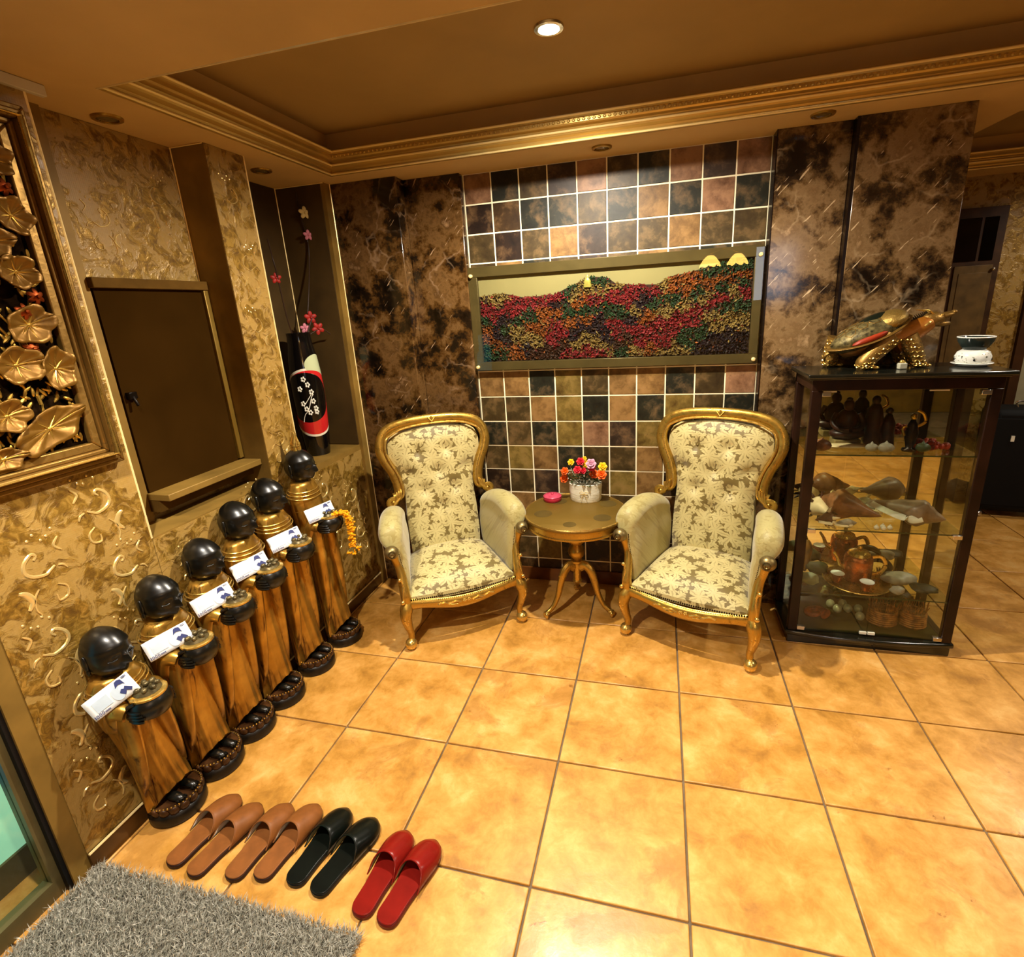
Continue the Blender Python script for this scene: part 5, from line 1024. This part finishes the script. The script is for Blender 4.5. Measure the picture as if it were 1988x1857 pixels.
for i, (x, y, a_, b_, c_, l_, m_) in enumerate([(2.16, -.27, .075, .04, .03, 'grey green stone to the right of the tray on the third shelf', shg), (2.245, -.33, .055, .045, .016, 'dark flat leaf shaped stone at the right end of the third shelf', simple('stone_dark', '#2c2c18', .5, var=.3)), (1.755, -.33, .045, .03, .03, 'pale green stone at the left end of the third shelf', simple('stone_pale', '#7d8462', .5, var=.2)), (1.82, -.22, .05, .03, .035, 'mossy dark stone to the left of the teapot', simple('stone_moss', '#3a3c20', .6, var=.4)), (1.765, -.19, .03, .02, .09, 'upright amber coloured stone at the back left of the third shelf', simple('stone_amber', '#7a5520', .5, var=.4)), (2.12, -.37, .03, .025, .018, 'small pale pebble in front of the grey green stone', shg)]):
    t = thing('stone', l_, 'stone', (x, y, z)); mb = MB(); mb.ell((0, 0, c_ * .93), (a_, b_, c_), 18, 12, None, lambda p, q, r_, i=i: 1 + .10 * sin(3 * p + 4 * q + i) + .07 * sin(7 * r_ + 5 * p)); mb.build('body', m_, t, ang=80)
z = .0745
for i, (x, y) in enumerate([(1.905, -.20), (1.925, -.245), (1.965, -.19), (1.975, -.235), (2.01, -.30), (2.025, -.23)]):
    mb = MB(); mb.ell((0, 0, .022), (.021, .021, .023), 16, 12); o = mb.build('polished_egg', bpy.data.materials.get('pearl_grey') or simple('pearl_grey', '#a8a67e', .12, .35), None); o.location = (x, y, z); tag(o, ['polished egg at the rear left of the cabinet floor group', 'polished egg at the front left, before the rear left one', 'polished egg at the rear middle of the cabinet floor group', 'polished egg just in front of the rear middle one', 'frontmost polished egg on the cabinet floor', 'polished egg nearest the straw baskets on the cabinet floor'][i], 'ornament', 'polished eggs on the cabinet floor')
nm = thing('nautilus_shell', 'reddish coiled shell at the left of the cabinet floor', 'shell', (1.80, -.32, z)); mb = MB(); P = []
for k in range(40): q = k / 39; r_ = .05 * exp(-1.6 * q); P.append((r_ * cos(q * 10), r_ * .7 * sin(q * 10) , .03 + .01 * q))
mb.tube(P, [max(.003, .028 * exp(-1.5 * k / 39)) for k in range(40)], 12); mb.build('body', simple('nautilus_red', '#8a4a2a', .4, var=.4, scale=30), nm)
for i, (x, y, s_, l_) in enumerate([(2.105, -.30, 1., 'woven straw bundle basket nearest the eggs on the cabinet floor'), (2.235, -.30, .9, 'woven straw bundle basket at the right of the cabinet floor')]):
    t = thing('straw_basket', l_, 'basket', (x, y, z)); t.scale = (1.35,) * 3; st_ = bpy.data.materials.get('straw') or simple('straw', '#8a5a26', .6, var=.4, scale=60)
    mb = MB()
    for k in range(7): mb.tube([((.045 * s_ - .0005 * k) * cos(q / 10 * pi), .038 * s_ * sin(q / 10 * pi), .006 + k * .008) for q in range(20)], .0045, 5, closed=True)
    mb.lathe([(.001, 0), (.04 * s_, 0), (.04 * s_, .004), (.001, .004)], 16); mb.build('body', st_, t); mb = MB()
    for k in range(60): q = rr.uniform(0, 2 * pi); mb.tube([(.038 * s_ * cos(q), .032 * s_ * sin(q), .05), (.042 * s_ * cos(q) + rr.uniform(-.01, .01), .038 * s_ * sin(q), rr.uniform(.065, .10))], .0012, 4)
    stuff(mb.build('loose_straw', st_, t))
# ------------------------------------------------------------------ on top of the cabinet
ZT = 1.3222
tu = thing('dragon_turtle', 'gold dragon headed turtle statue on the display cabinet', 'statue', (1.93, -.245, ZT), radians(4))
tg = gold('turtle_gold', '#82622a', '#1e1406', .36, 70, .7, .5); ts_ = simple('turtle_shell_bronze', '#5a5030', .5, .4, var=.5, scale=60, bump=.5); tr_ = simple('turtle_red', '#8a2c10', .5, .1, var=.2)
TR = Matrix.Translation((-.03, 0, .145)) @ Matrix.Rotation(radians(-24), 4, 'Y')
mb = MB(x=TR); mb.ell((0, 0, .0), (.155, .095, .062), 32, 16, None, lambda a_, b_, c_: (1 + .02 * sin(10 * a_) * sin(9 * b_)) * (1 if c_ > 0 else .96)); mb.v = [p if True else p for p in mb.v]; mb.build('shell', ts_, tu, ang=80)
mb = MB(x=TR)
for r_ in range(-2, 3):
    for c_ in range(-1, 2):
        a_, b_ = r_ * .05 + (.025 if c_ % 2 else 0), c_ * .045; q = 1 - (a_ / .155) ** 2 - (b_ / .095) ** 2
        if q > .12: mb.tube([(a_ + .022 * cos(k * pi / 3), b_ + .022 * sin(k * pi / 3), .062 * sqrt(max(.01, 1 - ((a_ + .022 * cos(k * pi / 3)) / .155) ** 2 - ((b_ + .022 * sin(k * pi / 3)) / .095) ** 2))) for k in range(6)], .002, 5, closed=True)
stuff(mb.build('shell_scutes', tg, tu)); mb = MB(x=TR); mb.ell((.035, 0, .035), (.085, .05, .035), 16, 8); mb.build('shell_crown', simple('turtle_green_black', '#0e140c', .3), tu)
mb = MB(x=TR); mb.tube([(.162 * cos(2 * pi * k / 40), .102 * sin(2 * pi * k / 40), -.008 + .012 * cos(4 * pi * k / 40)) for k in range(40)], (.012, .004), 8, closed=True); mb.build('shell_rim', tg, tu)
mb = MB(x=TR); mb.ell((.085, -.01, .02), (.07, .085, .042), 18, 10); mb.build('front_plate', gold('turtle_bright', '#94783a', '#2c200a', .34, 90, .7, .8), tu)
mb = MB(x=TR); mb.ell((-.02, -.072, -.004), (.075, .028, .018), 14, 8); mb.build('red_flank', tr_, tu)
mb = MB(x=TR); mb.ell((.0, 0, -.035), (.13, .075, .04), 18, 10); mb.build('belly', gold('turtle_belly', '#8a5a18', '#3c2208', .4, 30, .5), tu)
for x0_, y0_, x1_, l_ in [(.035, -.065, -.060, 1), (.105, -.045, .150, 1), (-.13, .055, -.15, 0), (.11, .06, .15, 0)]:
    fz = .0; P = smooth_path([(x0_ + (0 if l_ else .0), y0_, .13), (lerp(x0_, x1_, .5), y0_ * 1.15, .085), (x1_, y0_ * 1.15, .03), (x1_ + .005, y0_ * 1.15, .014)]); n = len(P)
    mb = MB(); mb.tube(P, [lerp(.040, .030, k / (n - 1)) for k in range(n)], 14, up=(0, 1, 0)); lg_ = mb.build('leg', tg, tu, ang=80); mb = MB()
    for k in range(1, n - 2, 2):
        for q in range(6): a_ = radians(190 + q * 32 + 16 * (k // 2 % 2)); R0 = lerp(.040, .030, k / n); c0 = Vector(P[k]) + Vector((R0 * cos(a_), R0 * sin(a_), 0)); mb.tube([c0 + Vector((-sin(a_) * .0085 * cos(b_), cos(a_) * .0085 * cos(b_), .0085 * sin(b_))) for b_ in [radians(200 + 35 * y_) for y_ in range(5)]], .0024, 5)
    stuff(mb.build('leg_scales', M['gold_hi'], lg_)); mb = MB(); mb.ell((x1_ + .012, y0_ * 1.15, .011), (.030, .026, .011), 12, 6)
    for q in (-.017, 0, .017): mb.ell((x1_ + .040, y0_ * 1.15 + q, .009), (.014, .007, .008), 8, 5)
    mb.build('paw', M['gold_hi'], lg_)
mb = MB(); P = smooth_path([(.07, 0, .10), (.12, -.005, .135), (.165, -.01, .165), (.20, -.01, .185)]); n = len(P); mb.tube(P, [lerp(.058, .032, k / (n - 1)) for k in range(n)], 14)
mb.build('neck', gold('turtle_amber', '#a0621a', '#5a2e08', .35, 30, .5), tu)
mb = MB()
for k in range(n): mb.tube([Vector(P[k]) + Vector((-.005, 0, lerp(.05, .024, k / n))), Vector(P[k]) + Vector((-.022, 0, lerp(.068, .045, k / n)))], [.006, .001], 5)
mb.build('mane', simple('mane_dark', '#2a2010', .4, .4), tu)
mb = MB(); mb.ell((.210, -.01, .195), (.046, .032, .032), 16, 12); mb.ell((.255, -.01, .210), (.036, .024, .013), 12, 8, Matrix.Rotation(radians(-12), 3, 'Y')); mb.ell((.240, -.01, .176), (.040, .022, .013), 12, 8); mb.ell((.286, -.01, .222), (.010, .015, .009), 8, 6)
hd = mb.build('head', tg, tu, ang=80); mb = MB()
for s in (-1, 1): mb.ell((.232, -.01 + s * .020, .212), .006, 8, 6); mb.tube(smooth_path([(.205, -.01 + s * .015, .215), (.18, -.01 + s * .022, .232), (.15, -.01 + s * .025, .236)]), [.006, .0055, .005, .005, .0045, .004, .004, .0035, .003, .003, .002, .002, .001], 6); mb.tube(smooth_path([(.20, -.01 + s * .022, .19), (.18, -.01 + s * .036, .185), (.165, -.01 + s * .036, .17)]), .005, 6)
mb.build('horns', M['gold_hi'], hd)
mb = MB(); P = smooth_path([(-.16, 0, .08), (-.19, .01, .055), (-.185, .02, .03)]); mb.tube(P, [lerp(.012, .003, k / (len(P) - 1)) for k in range(len(P))], 8); mb.build('tail', tg, tu)
gb = thing('glass_cube', 'small clear glass cube between the turtle paws', 'ornament', (2.015, -.33, ZT), .2); mb = MB(); mb.box(-.016, .016, -.014, .014, 0, .026); mb.build('cube', simple('frosted_block', '#a8a590', .2), gb, bevel=.004); mb = MB(); mb.ell((0, 0, .031), (.010, .010, .008), 8, 6); mb.build('gold_nugget', M['gold_hi'], gb)
ob = thing('oil_burner', 'white pierced porcelain oil burner with dark bowl beside the turtle', 'oil burner', (2.295, -.27, ZT)); po = simple('white_porcelain', '#dfe0d8', .25, var=.06, scale=60)
mb = MB(); mb.lathe([(.001, .0), (.05, .0), (.062, .006), (.072, .012), (.070, .014), (.05, .009), (.001, .008)], 36); mb.build('saucer', po, ob)
mb = MB(); mb.lathe([(.001, .009), (.05, .009), (.060, .02), (.062, .04), (.054, .058), (.040, .066), (.001, .066)], 36); mb.build('body', po, ob); bs = simple('pierced_hole', '#0a0806', .6); mb = MB()
for an in range(0, 360, 40): q = radians(an + 10); zz = .028 + .012 * (an // 40 % 2); mb.ell((.0605 * cos(q), .0605 * sin(q), zz), (.003, .003, .004) if an % 80 else (.004, .004, .005), 8, 6)
mb.build('pierced_holes', bs, ob); mb = MB()
for k in range(60): q = rr.uniform(0, 2 * pi); zz = rr.uniform(.016, .056); r_ = interp([(.009, .05), (.02, .060), (.04, .062), (.058, .054)], zz); mb.ell((r_ * cos(q), r_ * sin(q), zz), (.002, .002, .001), 5, 4)
mb.build('speckle_print', simple('speckle', '#6a7048', .5), ob)
mb = MB(); mb.lathe([(.001, .066), (.036, .066), (.046, .076), (.060, .100), (.064, .118), (.060, .118), (.05, .10), (.001, .09)], 36); bw_ = mb.build('bowl', simple('burner_bowl_glaze', '#27302c', .12, var=.3), ob)
mb = MB(); mb.tube([(.062 * cos(2 * pi * k / 40), .062 * sin(2 * pi * k / 40), .118) for k in range(40)], .0026, 6, closed=True); mb.build('rim', po, bw_)
